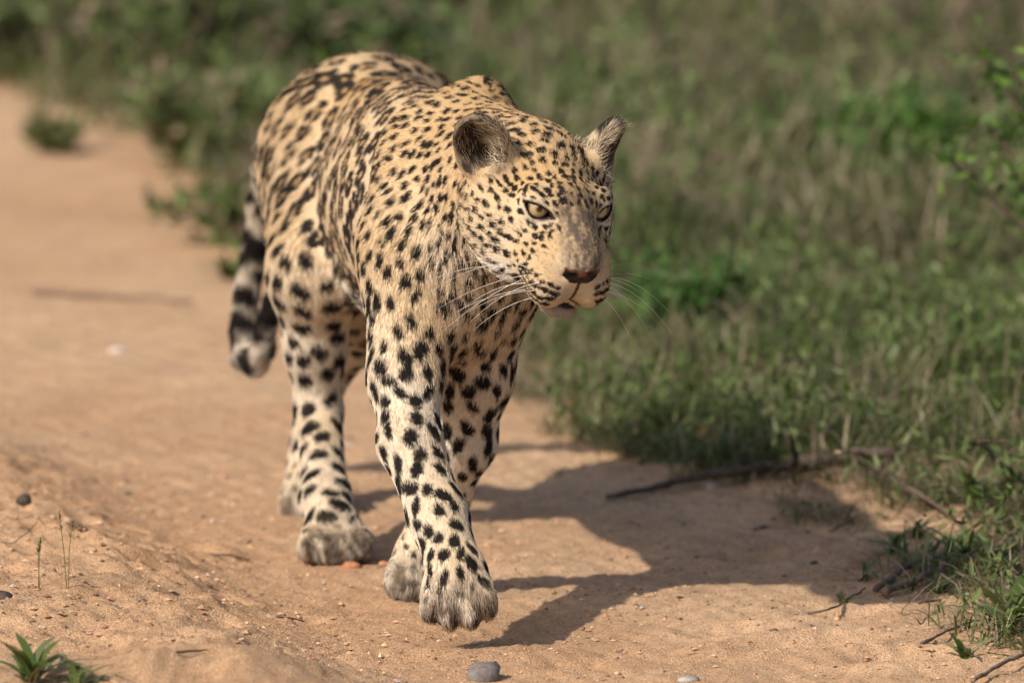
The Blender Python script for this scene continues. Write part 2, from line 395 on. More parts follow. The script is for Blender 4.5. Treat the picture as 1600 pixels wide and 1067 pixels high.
for sgn in (-1, 1):
    eb = H(-9.0, 8.0 * sgn, 0.9) if sgn < 0 else H(-9.2, 7.1, 0.6)
    ax = unit(HU * 1.0 + HL * sgn * (0.55 if sgn < 0 else 0.40) - HF * 0.30)         # ear axis, base to tip
    fc = unit(HF * 0.9 + HL * sgn * (0.55 if sgn < 0 else 0.95) + HU * 0.1); fc = unit(fc - ax * np.dot(fc, ax))
    sd = np.cross(ax, fc)
    RE = np.stack([sd, ax, fc])
    cen = eb + ax * 0.027
    ell(cen, RE, (0.033, 0.038, 0.020), 0.012, ax, 0.007, 0.5, 6)
    ell(eb - fc * 0.004, RE, (0.034, 0.030, 0.026), 0.018, ax, 0.010, 0.6, 6)
    EARS.append((cen, RE, eb))

def smin(a, b, k):
    h = np.clip(0.5 + 0.5 * (b - a) / k, 0, 1)
    return b * (1 - h) + a * h - k * h * (1 - h)
def smax(a, b, k): return -smin(-a, -b, k)

def axis(parts):
    out = [parts[0][0]]
    for a, b, s_ in parts:
        n = max(1, int(round((b - a) / s_)))
        out += list(np.linspace(a, b, n + 1)[1:])
    return np.array(out, np.float32)
hx, hy, hz = H(-4, 0, -2)
GX = axis([(-0.42, hx - 0.14, 0.0062), (hx - 0.14, hx + 0.15, 0.0027), (hx + 0.15, hx + 0.17, 0.006)])
GY = axis([(-0.52, -0.47, 0.004), (-0.47, hy + 0.12, 0.0027), (hy + 0.12, 0.02, 0.0045), (0.02, 1.12, 0.0068)])
GZ = axis([(-0.012, 0.20, 0.0036), (0.20, hz - 0.14, 0.0058), (hz - 0.14, hz + 0.135, 0.0027), (hz + 0.135, 0.76, 0.0058)])
FIELD = np.full((len(GX), len(GY), len(GZ)), 0.5, np.float32)
def block(lo, hi, marg):
    sl = []
    for g, a, b in ((GX, lo[0], hi[0]), (GY, lo[1], hi[1]), (GZ, lo[2], hi[2])):
        i = max(0, np.searchsorted(g, a - marg) - 1); j = min(len(g), np.searchsorted(g, b + marg) + 1)
        sl.append(slice(i, j))
    if any(s_.stop <= s_.start for s_ in sl): return None, None
    X = np.stack(np.meshgrid(GX[sl[0]], GY[sl[1]], GZ[sl[2]], indexing='ij'), -1)
    return tuple(sl), X
for p in PR:
    lo, hi = extent(p)
    sl, X = block(lo, hi, p['k'] + 0.02)
    if sl is None: continue
    FIELD[sl] = smin(FIELD[sl], sdf(p, X), p['k'])
def carve(p, k, fn=None):
    lo, hi = extent(p)
    sl, X = block(lo, hi, 0.012)
    d = sdf(p, X)
    if fn is not None: d = fn(d, X)
    FIELD[sl] = smax(FIELD[sl], -d, k)
def E_(c, R, r): return dict(t='e', c=np.asarray(c, float), R=R, r=np.asarray(r, float))
def C_(a, b, ra, rb): return dict(t='c', a=np.asarray(a, float), b=np.asarray(b, float), ra=ra, rb=rb, sq=None)
# ear cups
for cen, RE, eb in EARS:
    carve(E_(cen + RE[2] * 0.0165 - RE[1] * 0.001, RE, (0.0314, 0.0366, 0.0238)), 0.002)
    carve(E_(eb + RE[2] * 0.012 + RE[1] * 0.012, RE, (0.017, 0.020, 0.026)), 0.006)
# eyes: an almond opening, its inner corner drawn down towards the nose
EYES = []
for sgn in (-1, 1):
    ec = H(-1.15, 4.0 * sgn, -0.05)
    gz = unit(HF + HL * sgn * 0.30 + HU * 0.20)
    sx = unit(np.cross(HU, gz)); sx = sx if np.dot(sx, HL) * sgn > 0 else -sx       # outwards
    uy = np.cross(gz, sx); uy = uy if np.dot(uy, HU) > 0 else -uy
    a_ = math.radians(13)                                                         # slant of the opening
    sx, uy = sx * math.cos(a_) + uy * math.sin(a_), uy * math.cos(a_) - sx * math.sin(a_)
    RE_ = np.stack([sx, uy, gz])
    EYES.append((ec, RE_, sgn))
    def almond(d, X, ec=ec, RE_=RE_):
        q = (X - ec.astype(np.float32)) @ RE_.T.astype(np.float32) * 100
        x_, y_, z_ = q[..., 0], q[..., 1], q[..., 2]
        hi = 0.46 - 0.32 * (x_ / 1.6) ** 2
        lo = -0.92 + 0.92 * (x_ / 1.7) ** 2
        dd = np.maximum(np.maximum(y_ - hi, lo - y_), np.maximum(np.abs(x_) - 1.7, -z_))
        return dd * 0.01
    carve(E_(ec + gz * 0.012, RE_, (0.022, 0.016, 0.016)), 0.0015, almond)
    carve(C_(ec + RE_[0] * -0.0150 + RE_[1] * -0.001 + gz * .0125, ec - RE_[0] * 0.0225 - RE_[1] * 0.0065 + gz * 0.0185, 0.0030, 0.002), 0.002)
# mouth line, groove under the nose, nostrils
for sgn in (-1, 1):
    pts = [H(6.3, 0.0, -8.9), H(6.5, 1.2 * sgn, -9.25), H(6.3, 2.4 * sgn, -9.75), H(5.4, 3.5 * sgn, -9.9), H(3.8, 4.5 * sgn, -9.6), H(1.2, 5.2 * sgn, -8.9)]
    for i in range(5):
        carve(C_(pts[i], pts[i + 1], 0.0036, 0.0034), 0.003)
    carve(C_(H(8.1, 1.35 * sgn, -4.0), H(7.2, 2.3 * sgn, -4.6), 0.0054, 0.0032), 0.003)
carve(C_(H(8.3, 0, -5.0), H(7.8, 0, -8.8), 0.0024, 0.0032), 0.004)

def surface_nets(F):
    ins = F < 0
    nx, ny, nz = F.shape
    c = np.zeros((nx - 1, ny - 1, nz - 1), np.uint8)
    for a in (0, 1):
        for b in (0, 1):
            for d in (0, 1):
                c += ins[a:nx - 1 + a, b:ny - 1 + b, d:nz - 1 + d]
    act = np.argwhere((c > 0) & (c < 8))
    idx = np.full(c.shape, -1, np.int32); idx[tuple(act.T)] = np.arange(len(act))
    pos = np.zeros((len(act), 3)); cnt = np.zeros(len(act))
    i, j, k = act.T
    corners = [(a, b, d) for a in (0, 1) for b in (0, 1) for d in (0, 1)]
    for p in corners:
        for q in corners:
            if sum(abs(p[t] - q[t]) for t in range(3)) != 1 or p > q: continue
            va = F[i + p[0], j + p[1], k + p[2]]; vb = F[i + q[0], j + q[1], k + q[2]]
            cr = (va < 0) != (vb < 0)
            t = np.where(cr, va / np.where(cr, va - vb, 1), 0)
            pa = np.stack([GX[i + p[0]], GY[j + p[1]], GZ[k + p[2]]], -1); pb = np.stack([GX[i + q[0]], GY[j + q[1]], GZ[k + q[2]]], -1)
            pos[cr] += (pa + (pb - pa) * t[:, None])[cr]; cnt[cr] += 1
    pos /= cnt[:, None]
    faces = []
    for ax_ in range(3):
        o1, o2 = [(1, 2), (2, 0), (0, 1)][ax_]
        s0 = [slice(1, -1)] * 3; s1 = [slice(1, -1)] * 3
        s0[ax_] = slice(0, -1); s1[ax_] = slice(1, None)
        A = ins[tuple(s0)]; Bv = ins[tuple(s1)]
        e_ = np.argwhere(A != Bv)
        off = np.ones(3, int); off[ax_] = 0
        g = e_ + off
        first = A[tuple(e_.T)]
        def cell(d1, d2):
            h = g.copy(); h[:, o1] -= d1; h[:, o2] -= d2
            return idx[tuple(h.T)]
        q = np.stack([cell(1, 1), cell(0, 1), cell(0, 0), cell(1, 0)], -1)
        q[~first] = q[~first][:, ::-1]
        faces.append(q)
    return pos, np.concatenate(faces)
bv, bf = surface_nets(FIELD)
# keep the one connected skin, smooth it a little
E2 = np.concatenate([bf[:, [0, 1]], bf[:, [1, 2]], bf[:, [2, 3]], bf[:, [3, 0]]])
lab = np.arange(len(bv))
for _ in range(400):
    l2 = lab.copy()
    np.minimum.at(l2, E2[:, 0], lab[E2[:, 1]]); np.minimum.at(l2, E2[:, 1], lab[E2[:, 0]])
    l2 = l2[l2]
    if (l2 == lab).all(): break
    lab = l2
main = np.bincount(lab).argmax()
keep = lab == main
remap = np.cumsum(keep) - 1
bf = remap[bf[keep[bf].all(1)]]; bv = bv[keep]
E2 = np.concatenate([bf[:, [0, 1]], bf[:, [1, 2]], bf[:, [2, 3]], bf[:, [3, 0]]])
deg = np.bincount(E2.ravel(), minlength=len(bv)).astype(float)
for it in range(3):
    acc = np.stack([np.bincount(E2[:, 0], bv[E2[:, 1], c_], len(bv)) + np.bincount(E2[:, 1], bv[E2[:, 0], c_], len(bv)) for c_ in range(3)], -1)
    bv = bv * 0.5 + acc / deg[:, None] * 0.5
def vnormals(v, f):
    n = np.cross(v[f[:, 2]] - v[f[:, 0]], v[f[:, 3]] - v[f[:, 1]])
    N = np.stack([np.bincount(f.ravel(), np.repeat(n[:, c_], 4), len(v)) for c_ in range(3)], -1)
    return unit(N)
bn = vnormals(bv, bf)
if np.mean((bn * unit(bv - bv.mean(0))).sum(1)) < 0:
    bf = bf[:, ::-1]; bn = -bn
print('body', len(bv), len(bf), round(time.time() - T0, 1))
# --- what each point of the skin belongs to (soft blend over the volumes)
flow = np.zeros((len(bv), 3)); furl = np.zeros(len(bv)); tan = np.zeros(len(bv)); wsum = np.zeros(len(bv)); kw = np.zeros((len(bv), 7)); headw = np.zeros(len(bv))
bv32 = bv.astype(np.float32)
for i, p in enumerate(PR):
    lo, hi = extent(p)
    m_ = np.all((bv > lo - 0.04) & (bv < hi + 0.04), axis=1)
    if not m_.any(): continue
    d = np.maximum(sdf(p, bv32[m_]), -0.01)
    w = np.exp(-d / (0.004 if i >= N_BODY else 0.009))
    flow[m_] += w[:, None] * p['flow']; furl[m_] += w * p['fur']; tan[m_] += w * p['tan']; wsum[m_] += w
    kw[m_, p['sp']] += w
    if i >= N_BODY: headw[m_] += w
wsum += 1e-9
furl /= wsum; tan /= wsum; kw /= wsum[:, None]; headw /= wsum
for it in range(12):                            # smooth the flow over the skin
    acc = np.stack([np.bincount(E2[:, 0], flow[E2[:, 1], c_] / wsum[E2[:, 1]], len(bv)) + np.bincount(E2[:, 1], flow[E2[:, 0], c_] / wsum[E2[:, 0]], len(bv)) for c_ in range(3)], -1)
    flow = acc / deg[:, None]; wsum[:] = 1
flow = flow - bn * (flow * bn).sum(1, keepdims=True)
flow = unit(flow)
# ------------------------------------------------------------------ the coat: spots, colours, hair
def hq(p): return (p - HE) @ HR.T * 100.0
kind = kw.argmax(1)
zz = bv[:, 2]
spacing = np.select([kind == 0, kind == 1, kind == 2, kind == 3, kind == 4, kind == 5], [0.0340, 0.033, 0.0158, 0.0118, 0.0270, 0.036], 0.0160)
spacing = np.where(kind == 1, np.interp(zz, [0.02, 0.12, 0.25, 0.42, 0.55, 0.65], [0.0150, 0.0190, 0.0232, 0.0198, 0.0162, 0.0152]), spacing)
qv = hq(bv)
isface = kind == 3
spacing = np.where(isface & (qv[:, 2] > -0.3), 0.0098, spacing)
spacing = np.where(isface & (qv[:, 0] > 0.5), 0.0092, spacing)
nospot = (headw > 0.5) & ((qv[:, 0] > 3.6) | (qv[:, 0] > 1.5) & (np.abs(qv[:, 1]) < 2.6) & (qv[:, 2] > -4.5) | (np.abs(qv[:, 1]) < 2.0) & (qv[:, 0] > -0.6) & (qv[:, 2] < 1.0) | (kind == 6))
def almond_d(q):                                # distance outside the eye opening, cm; q in eye coordinates (cm)
    x_, y_, z_ = q[:, 0], q[:, 1], q[:, 2]
    hi = 0.46 - 0.32 * (x_ / 1.6) ** 2; lo = -0.92 + 0.92 * (x_ / 1.7) ** 2
    return np.where(z_ > 0.2, np.maximum(np.maximum(y_ - hi, lo - y_), np.abs(x_) - 1.7), 9.0)
def eye_near(p):
    d = np.full(len(p), 9.0); xin = np.zeros(len(p)); yin = np.zeros(len(p))
    for ec, RE_, sgn in EYES:
        q = (p - ec) @ RE_.T * 100
        dd = np.where(np.linalg.norm(q, axis=1) < 4.5, almond_d(q), 9.0)
        u_ = dd < d
        d = np.where(u_, dd, d); xin = np.where(u_, q[:, 0], xin); yin = np.where(u_, q[:, 1], yin)
    return d, xin, yin
eyed, _, _ = eye_near(bv)
nospot |= eyed < 0.55
order = RNG.permutation(len(bv))[:90000]
order = order[~nospot[order]]
acc_i = np.zeros(9000, int); acc_p = np.zeros((9000, 3)); acc_r = np.zeros(9000); na = 0
bins = {}
for i in order:
    p = bv[i]; r = spacing[i] * (0.86 + 0.28 * ((i * 7919) % 1000) / 1000)
    c = (int(p[0] // 0.05), int(p[1] // 0.05), int(p[2] // 0.05))
    ok = True
    for a in (-1, 0, 1):
        for b_ in (-1, 0, 1):
            for d_ in (-1, 0, 1):
                for j in bins.get((c[0] + a, c[1] + b_, c[2] + d_), ()):
                    dx = acc_p[j] - p
                    if dx[0] * dx[0] + dx[1] * dx[1] + dx[2] * dx[2] < (0.5 * (r + acc_r[j])) ** 2:
                        ok = False; break
                if not ok: break
            if not ok: break
        if not ok: break
    if ok and na < 9000:
        acc_i[na] = i; acc_p[na] = p; acc_r[na] = r; bins.setdefault(c, []).append(na); na += 1
SP = []                                         # position, long axis, cross axis, half length, half width
RO = []                                         # rosette centres (position, radius)
rr = random.Random(5)
for j in range(na):
    i = acc_i[j]; p = bv[i]; n = bn[i]; f = flow[i]; g = np.cross(n, f); r = spacing[i]; k_ = kind[i]
    def add(pos, ang, a, b_): SP.append((pos, f * math.cos(ang) + g * math.sin(ang), g * math.cos(ang) - f * math.sin(ang), a, b_))
    if k_ == 0 or (k_ == 4 and p[2] > 0.44):
        Rr = r * rr.uniform(0.33, 0.39)
        RO.append((p, Rr))
        m_ = rr.choice((3, 4, 4, 5)); t0 = rr.uniform(0, 6.28)
        for t in range(m_):
            th = t0 + 6.28 * t / m_ + rr.uniform(-0.25, 0.25)
            pos = p + (f * math.cos(th) * 1.12 + g * math.sin(th) * 0.92) * Rr
            add(pos, th + 1.571, Rr * rr.uniform(0.68, 1.0), Rr * rr.uniform(0.52, 0.70))
    elif k_ == 3:
        s_ = r * rr.uniform(0.34, 0.48)
        add(p, rr.gauss(0, 0.35), s_ * rr.uniform(1.0, 1.45), s_ * 0.85)
    elif k_ == 4:
        s_ = r * rr.uniform(0.38, 0.50)
        add(p, 1.571 + rr.gauss(0, 0.5), s_ * rr.uniform(1.0, 1.3), s_ * 0.82)
    elif k_ == 5:
        s_ = r * rr.uniform(0.42, 0.52)
        add(p, 1.571, s_ * 1.25, s_ * 0.9)
    else:
        s_ = r * rr.uniform(0.34, 0.44) * (0.62 if p[2] < 0.085 else 1)
        add(p, rr.gauss(0.1, 0.45), s_ * (rr.uniform(1.0, 1.4) if p[2] > 0.42 else rr.uniform(1.1, 1.75)), s_ * rr.uniform(0.78, 1.0))
vkd = kdtree.KDTree(len(bv))
for i, p in enumerate(bv): vkd.insert(p, i)
vkd.balance()
for sgn in (-1, 1):                             # rows of dark dots on the whisker pads
    for row, el_ in enumerate((0.62, 0.28, -0.06, -0.40)):
        for t in range(6):
            a_ = math.radians(4 + 17 * t + 5 * row)
            d_ = unit(V3(math.cos(a_), math.sin(a_), el_ + 0.10 * t / 5))
            q_ = H(5.0 + 2.9 * d_[0] - 0.28 * t, sgn * (2.6 + 2.65 * d_[1] + 0.12 * t), -7.5 + 2.9 * d_[2])
            _, i, _d = vkd.find(q_)
            n = bn[i]; f = flow[i]; f = unit(-HF - HU * 0.05 + HL * sgn * 0.5); f = unit(f - n * np.dot(f, n)); g = np.cross(n, f)
            SP.append((bv[i], f, g, 0.0062 if row else 0.0036, 0.0032))
    for (f_, l_, u_, a_, b_) in ((2.4, 2.6, -2.0, .004, .003), (3.4, 3.2, -3.4, .003, .0026), (1.6, 4.0, -4.0, .004, .003), (3.0, 4.2, -4.6, .003, .0028)):
        _, i, _d = vkd.find(H(f_, l_ * sgn, u_)); n = bn[i]; f = flow[i]
        SP.append((bv[i], f, np.cross(n, f), a_, b_))
SPp = np.array([s_[0] for s_ in SP]); SPa = np.array([s_[1] for s_ in SP]); SPb = np.array([s_[2] for s_ in SP])
SPr = np.array([s_[3:5] for s_ in SP])
SPn = np.cross(SPa, SPb)
print('spots', len(SP), round(time.time() - T0, 1))
MOUTH = []
for sgn in (-1, 1):
    pts = np.array([(6.3, 0.0, -8.9), (6.5, 1.2 * sgn, -9.25), (6.3, 2.4 * sgn, -9.75), (5.4, 3.5 * sgn, -9.9), (3.8, 4.5 * sgn, -9.6), (1.2, 5.2 * sgn, -8.9)])
    MOUTH += [(pts[i], pts[i + 1]) for i in range(5)]
def seg_d(q, a, b_):
    d = b_ - a; t = np.clip(((q - a) @ d) / (d @ d), 0, 1)
    return np.linalg.norm(q - a - t[:, None] * d, axis=1)
OCHRE = V3(0.44, 0.265, 0.104); CREAM = V3(0.585, 0.450, 0.292); WHITE = V3(0.66, 0.600, 0.515); BLACK = V3(0.014, 0.011, 0.010)
def lerp(a, b, t): return a + (b - a) * np.asarray(t)[:, None]
def sstep(x, a, b): t = np.clip((x - a) / (b - a), 0, 1); return t * t * (3 - 2 * t)
def coat(p, n, tan_, kw_, headw_):
    """colour of the coat at points p; also how much hair grows there and how wet the skin is"""
    N = len(p)
    jit = p + np.stack([wob(p, 260, 1), wob(p, 260, 2), wob(p, 260, 3)], -1) * 0.0011 + np.stack([wob(p, 90, 4), wob(p, 90, 5), wob(p, 90, 6)], -1) * 0.0016
    e_ = np.full(N, 81.0); ro = np.full(N, 9.0)
    CS = 0.032
    cell = np.floor(p / CS).astype(np.int64) + 64
    key = (cell[:, 0] * 256 + cell[:, 1]) * 256 + cell[:, 2]
    od = np.argsort(key, kind='stable'); ks = key[od]
    offs = np.array([(a * 256 + b_) * 256 for a in (-1, 0, 1) for b_ in (-1, 0, 1)])
    def near_pts(c):
        ck = np.floor(c / CS).astype(np.int64) + 64
        k0 = (ck[0] * 256 + ck[1]) * 256 + ck[2] + offs
        lo = np.searchsorted(ks, k0 - 1, 'left'); hi = np.searchsorted(ks, k0 + 1, 'right')
        g = [od[a:b_] for a, b_ in zip(lo, hi) if b_ > a]
        return np.concatenate(g) if g else None
    for j in range(len(SP)):
        ii = near_pts(SPp[j])
        if ii is None: continue
        q = jit[ii] - SPp[j]
        v_ = ((q @ SPa[j]) / SPr[j, 0]) ** 2 + ((q @ SPb[j]) / SPr[j, 1]) ** 2 + ((q @ SPn[j]) / 0.03) ** 2
        e_[ii] = np.minimum(e_[ii], v_)
    for c0, r0 in RO:
        ii = near_pts(c0)
        if ii is None: continue
        ro[ii] = np.minimum(ro[ii], np.linalg.norm(p[ii] - c0, axis=1) / r0)
    e_ = np.sqrt(e_)
    t = tan_ + 0.18 * n[:, 2] + 0.10 * wob(p, 14, 7)
    c = np.where((t > 0.5)[:, None], lerp(CREAM, OCHRE, np.clip((t - 0.5) / 0.5, 0, 1)), lerp(WHITE, CREAM, np.clip(t / 0.5, 0, 1)))
    ros = (kw_[:, 0] + kw_[:, 4] * sstep(p[:, 2], 0.40, 0.48)) * sstep(ro, 1.05, 0.5)
    c = lerp(c, V3(0.36, 0.185, 0.060), ros * 0.6 * np.clip(t + .4, 0, 1))
    grow = np.ones(N); wet = np.zeros(N)
    q = hq(p); hd = headw_ > 0.5
    f_, l_, u_ = q[:, 0], np.abs(q[:, 1]), q[:, 2]
    black = sstep(e_, 1.18, 0.90)
    # muzzle, pale lips and chin, scuffed bridge of the nose
    md = np.min([seg_d(q, a, b_) for a, b_ in MOUTH], axis=0)
    chin = hd * sstep(u_, -9.6, -10.1) * sstep(l_, 4.0, 3.2)
    c = lerp(c, V3(0.29, 0.235, 0.175), chin * 0.9)
    lipf = hd * sstep(f_, 4.8, 6.6) * sstep(u_, -5.2, -6.2) * (1 - chin)
    c = lerp(c, V3(0.46, 0.36, 0.25), lipf * 0.5)
    scuff = hd * sstep(l_, 3.9, 1.3) * sstep(f_, -1.8, 1.6) * sstep(u_, -5.2, -4.0) * np.clip(0.85 + 0.30 * wob(p, 120, 8) + 0.45 * wob(p, 340, 12), 0, 1)
    c = lerp(c, V3(0.085, 0.065, 0.054), scuff * 0.92)
    brow = hd * sstep(l_, 2.6, 1.2) * sstep(f_, -3.5, -0.5) * sstep(f_, 3.5, 1.5) * np.clip(0.3 + 0.7 * wob(p, 210, 9), 0, 1)
    c = lerp(c, V3(0.13, 0.09, 0.06), brow * 0.55)
    fleck = hd * sstep(f_, -4.5, -2.5) * sstep(u_, -5.0, -3.8) * sstep(wob(p, 420, 14), 0.55, 0.85)
    c = lerp(c, V3(0.06, 0.04, 0.03), fleck * 0.6)
    # eyes: pale above and below, black rim, dark tear line at the inner corner
    ed, ex, ey = eye_near(p)
    c = lerp(c, WHITE * 0.85, hd * sstep(ed, 1.3, 0.6) * np.where(ey > 0, 0.10, 0.28))
    rim = sstep(ed, np.where(ey > 0, 0.55, 0.38), np.where(ey > 0, 0.34, 0.20)) * hd
    rimlow = sstep(ed, 0.42, 0.22) * hd * sstep(ex, 0.3, -1.2) * (ey < 0.2)
    black = np.maximum(black * (1 - hd * sstep(ed, 0.9, 0.5)), np.maximum(rim, rimlow))
    grow = np.where((ed < np.where(ey > 0, 0.40, 0.30)) & hd, 0, grow)
    for ec, RE_, sgn in EYES:
        qe = (p - ec) @ RE_.T * 100
        td = np.minimum(seg_d(qe, V3(-1.5, -.1, 1.4), V3(-2.2, -0.75, 1.8)), seg_d(qe, V3(-2.2, -0.75, 1.8), V3(-2.35, -1.9, 2.2)) + 0.10)
        black = np.maximum(black, sstep(td, 0.48, 0.22) * hd * 0.93)
    # nose leather
    nose = hd * (f_ > 5.9) * sstep(l_, 2.5, 2.25) * sstep(u_, -5.5, -5.2) * sstep(u_ + 0.10 * l_, -2.85, -3.1) * sstep(l_ - 1.5 * (u_ + 5.3), 1.5, 1.1)
    pink = np.clip(0.55 + 0.9 * wob(p, 190, 10), 0, 1) * sstep(u_, -4.3, -3.5)
    ncol = lerp(V3(0.022, 0.015, 0.013), V3(0.15, 0.068, 0.040), pink)
    nsd = np.minimum(seg_d(q, V3(8.1, 1.35, -4.0), V3(7.2, 2.3, -4.6)), seg_d(q, V3(8.1, -1.35, -4.0), V3(7.2, -2.3, -4.6)))
    ncol = lerp(ncol, V3(0.008, 0.006, 0.006), sstep(nsd, 0.62, 0.45))
    c = np.where((nose > 0.5)[:, None], ncol, c)
    black = np.where(nose > 0.5, 0, black); grow = np.where(nose > 0.4, 0, grow); wet = np.where(nose > 0.5, 1, wet)
    phil = hd * (f_ > 6.5) * sstep(l_, 0.30, 0.14) * (u_ < -4.9) * (u_ > -9.0)
    lip = hd * sstep(md, 0.60, 0.42)
    lowlip = hd * (f_ > 3.5) * (f_ < 6.75) * sstep(l_, 3.6, 3.0) * sstep(u_ + 0.10 * q[:, 1], -10.20, -10.0) * (u_ < -9.0) * (n @ HU > 0.12)
    lip = np.maximum(lip, lowlip)
    black = np.maximum(black, np.maximum(phil, lip) * 0.95); grow = np.where((phil > .5) | (lip > 0.6), 0, grow)
    c = lerp(c, V3(0.05, 0.035, 0.03), hd * sstep(md, 0.9, 0.4) * (u_ < -9.5) * np.clip(wob(p, 240, 11), 0, 1))
    # ears: dark cup with pale rim
    for cen, RE, eb in EARS:
        qe = (p - cen) @ RE.T
        r_ = np.sqrt((qe[:, 0] / 0.033) ** 2 + (qe[:, 1] / 0.038) ** 2)
        near_e = np.abs(qe[:, 2]) < 0.034
        inside = near_e & (r_ < 1.08) & ((n @ RE[2]) > -0.15) & (qe[:, 2] > -0.03) & (qe[:, 1] > -0.034)
        cup = inside * sstep(r_, 0.98, 0.72)
        c = np.where(inside[:, None], lerp(lerp(V3(0.22, 0.16, 0.11), V3(0.07, 0.05, 0.04), np.clip(.5 + wob(p, 150, 2), 0, 1)), V3(0.028, 0.020, 0.016), cup), c)
        bk = near_e & (r_ < 1.3) & ((n @ RE[2]) < -0.1) & (qe[:, 1] > -0.02)
        c = np.where(bk[:, None], lerp(V3(0.03, 0.025, 0.02), CREAM * .8, sstep(np.abs(qe[:, 1]), 0.012, 0.004)), c)
        rimb = near_e & (r_ > 0.92) & (r_ < 1.2) & (qe[:, 1] > 0.0) & ~inside
        c = np.where((rimb)[:, None], c * 0.6, c)
        black = np.where((inside & (qe[:, 1] > -0.025)) | bk, 0, black)
    # tail: dark towards the tip; paws: dusty, bare soles
    for (qf, R), st in PAWS:
        c0 = qf(0, 0, 0); qp = (p - c0) @ R.T
        near = np.linalg.norm(qp, axis=1) < 0.085
        sole = near & ((n @ R[2]) < -0.35) & (qp[:, 2] < -0.004)
        c = np.where(sole[:, None], lerp(V3(0.16, 0.075, 0.04), V3(0.34, 0.17, 0.08), np.clip(0.4 + wob(p, 120, 3), 0, 1)), c)
        black = np.where(sole, 0, black); grow = np.where(sole, 0, grow)
        dust = near * sstep(qp[:, 0], -0.006, 0.028) * np.clip(0.65 + 0.6 * wob(p, 120, 5), 0, 1)
        c = lerp(c, V3(0.200, 0.140, 0.094), dust * 0.85)
        toe = near * sstep(qp[:, 0], 0.024, 0.040) * np.clip(0.35 + 1.0 * wob(p, 170, 6), 0, 1)
        c = lerp(c, V3(0.04, 0.025, 0.018), toe * 0.9)
        clod = near * sstep(qp[:, 0], 0.026, 0.044) * sstep(wob(p, 260, 2), 0.65, 0.95)
        c = lerp(c, V3(0.30, 0.14, 0.06), clod * 0.6)
    for (qf, R), st in PAWS:
        qp = (p - qf(0, 0, 0)) @ R.T
        black = black * (1 - 0.4 * (np.linalg.norm(qp, axis=1) < 0.085) * sstep(qp[:, 0], 0.0, 0.03))
    blk = BLACK * np.ones((N, 3)) + (np.array([[0.010, 0.006, 0.003]]) * np.clip(kw_[:, :1] + 0.15, 0, 1))
    c = c * (1 - black[:, None]) + blk * black[:, None]
    c = lerp(c, c * V3(0.62, 0.58, 0.54), kw_[:, 5] * 0.45)
    return np.clip(c, 0.004, 1), grow, wet
scol, sgrow, swet = coat(bv, bn, tan, kw, headw)
print('skin', round(time.time() - T0, 1))
skin, snt, sb = attr_mat('leopard_skin', rough=0.9, spec=0.1)
wa = snt.nodes.new('ShaderNodeAttribute'); wa.attribute_name = 'wet'
wr = snt.nodes.new('ShaderNodeMapRange'); wr.inputs['To Min'].default_value = 0.9; wr.inputs['To Max'].default_value = 0.42
snt.links.new(wa.outputs['Fac'], wr.inputs['Value']); snt.links.new(wr.outputs[0], sb.inputs['Roughness'])
snz = snt.nodes.new('ShaderNodeTexNoise'); snz.inputs['Scale'].default_value = 900
sbp = snt.nodes.new('ShaderNodeBump'); sbp.inputs['Strength'].default_value = 0.5; sbp.inputs['Distance'].default_value = 0.001
snt.links.new(snz.outputs['Fac'], sbp.inputs['Height']); snt.links.new(sbp.outputs[0], sb.inputs['Normal'])
bme = mesh_np('leopard_body', bv, bf, skin, True, scol)
wt = bme.attributes.new('wet', 'FLOAT', 'POINT'); wt.data.foreach_set('value', swet.astype(np.float32))
leopard = link('leopard', None)
leopard.location = (BO[0], BO[1], 0)
tag(leopard, 'spotted leopard walking towards the viewer on the sandy track, one forepaw raised', 'leopard')
def lchild(name, data, rest=None):
    o = link(name, data, leopard)
    o.matrix_parent_inverse = Matrix.Translation(leopard.location).inverted()
    return o
body = lchild('body', bme)

# hair
NH = 500000
tri = np.concatenate([bf[:, [0, 1, 2]], bf[:, [0, 2, 3]]])
ar = np.linalg.norm(np.cross(bv[tri[:, 1]] - bv[tri[:, 0]], bv[tri[:, 2]] - bv[tri[:, 0]]), axis=1) / 2
dens = (0.011 / np.clip(furl, 0.0045, 0.03)) ** 0.9
wgt = ar * dens[tri].mean(1)
ti = RNG.choice(len(tri), NH, p=wgt / wgt.sum())
r1 = np.sqrt(RNG.random(NH)); r2 = RNG.random(NH)
bw = np.stack([1 - r1, r1 * (1 - r2), r1 * r2], -1)
tv = tri[ti]
def ip(a): return (a[tv] * (bw if a.ndim == 1 else bw[..., None])).sum(1)
hp = ip(bv); hn = unit(ip(bn)); hf = unit(ip(flow)); hl = ip(furl); hk = ip(kw); ht = ip(tan); hw = ip(headw)
hc, hg, _w = coat(hp, hn, ht, hk, hw)
sel = hg > 0.5
hp, hn, hf, hl, hc, hw, hk = hp[sel], hn[sel], hf[sel], hl[sel], hc[sel], hw[sel], hk[sel]
NH = len(hp)
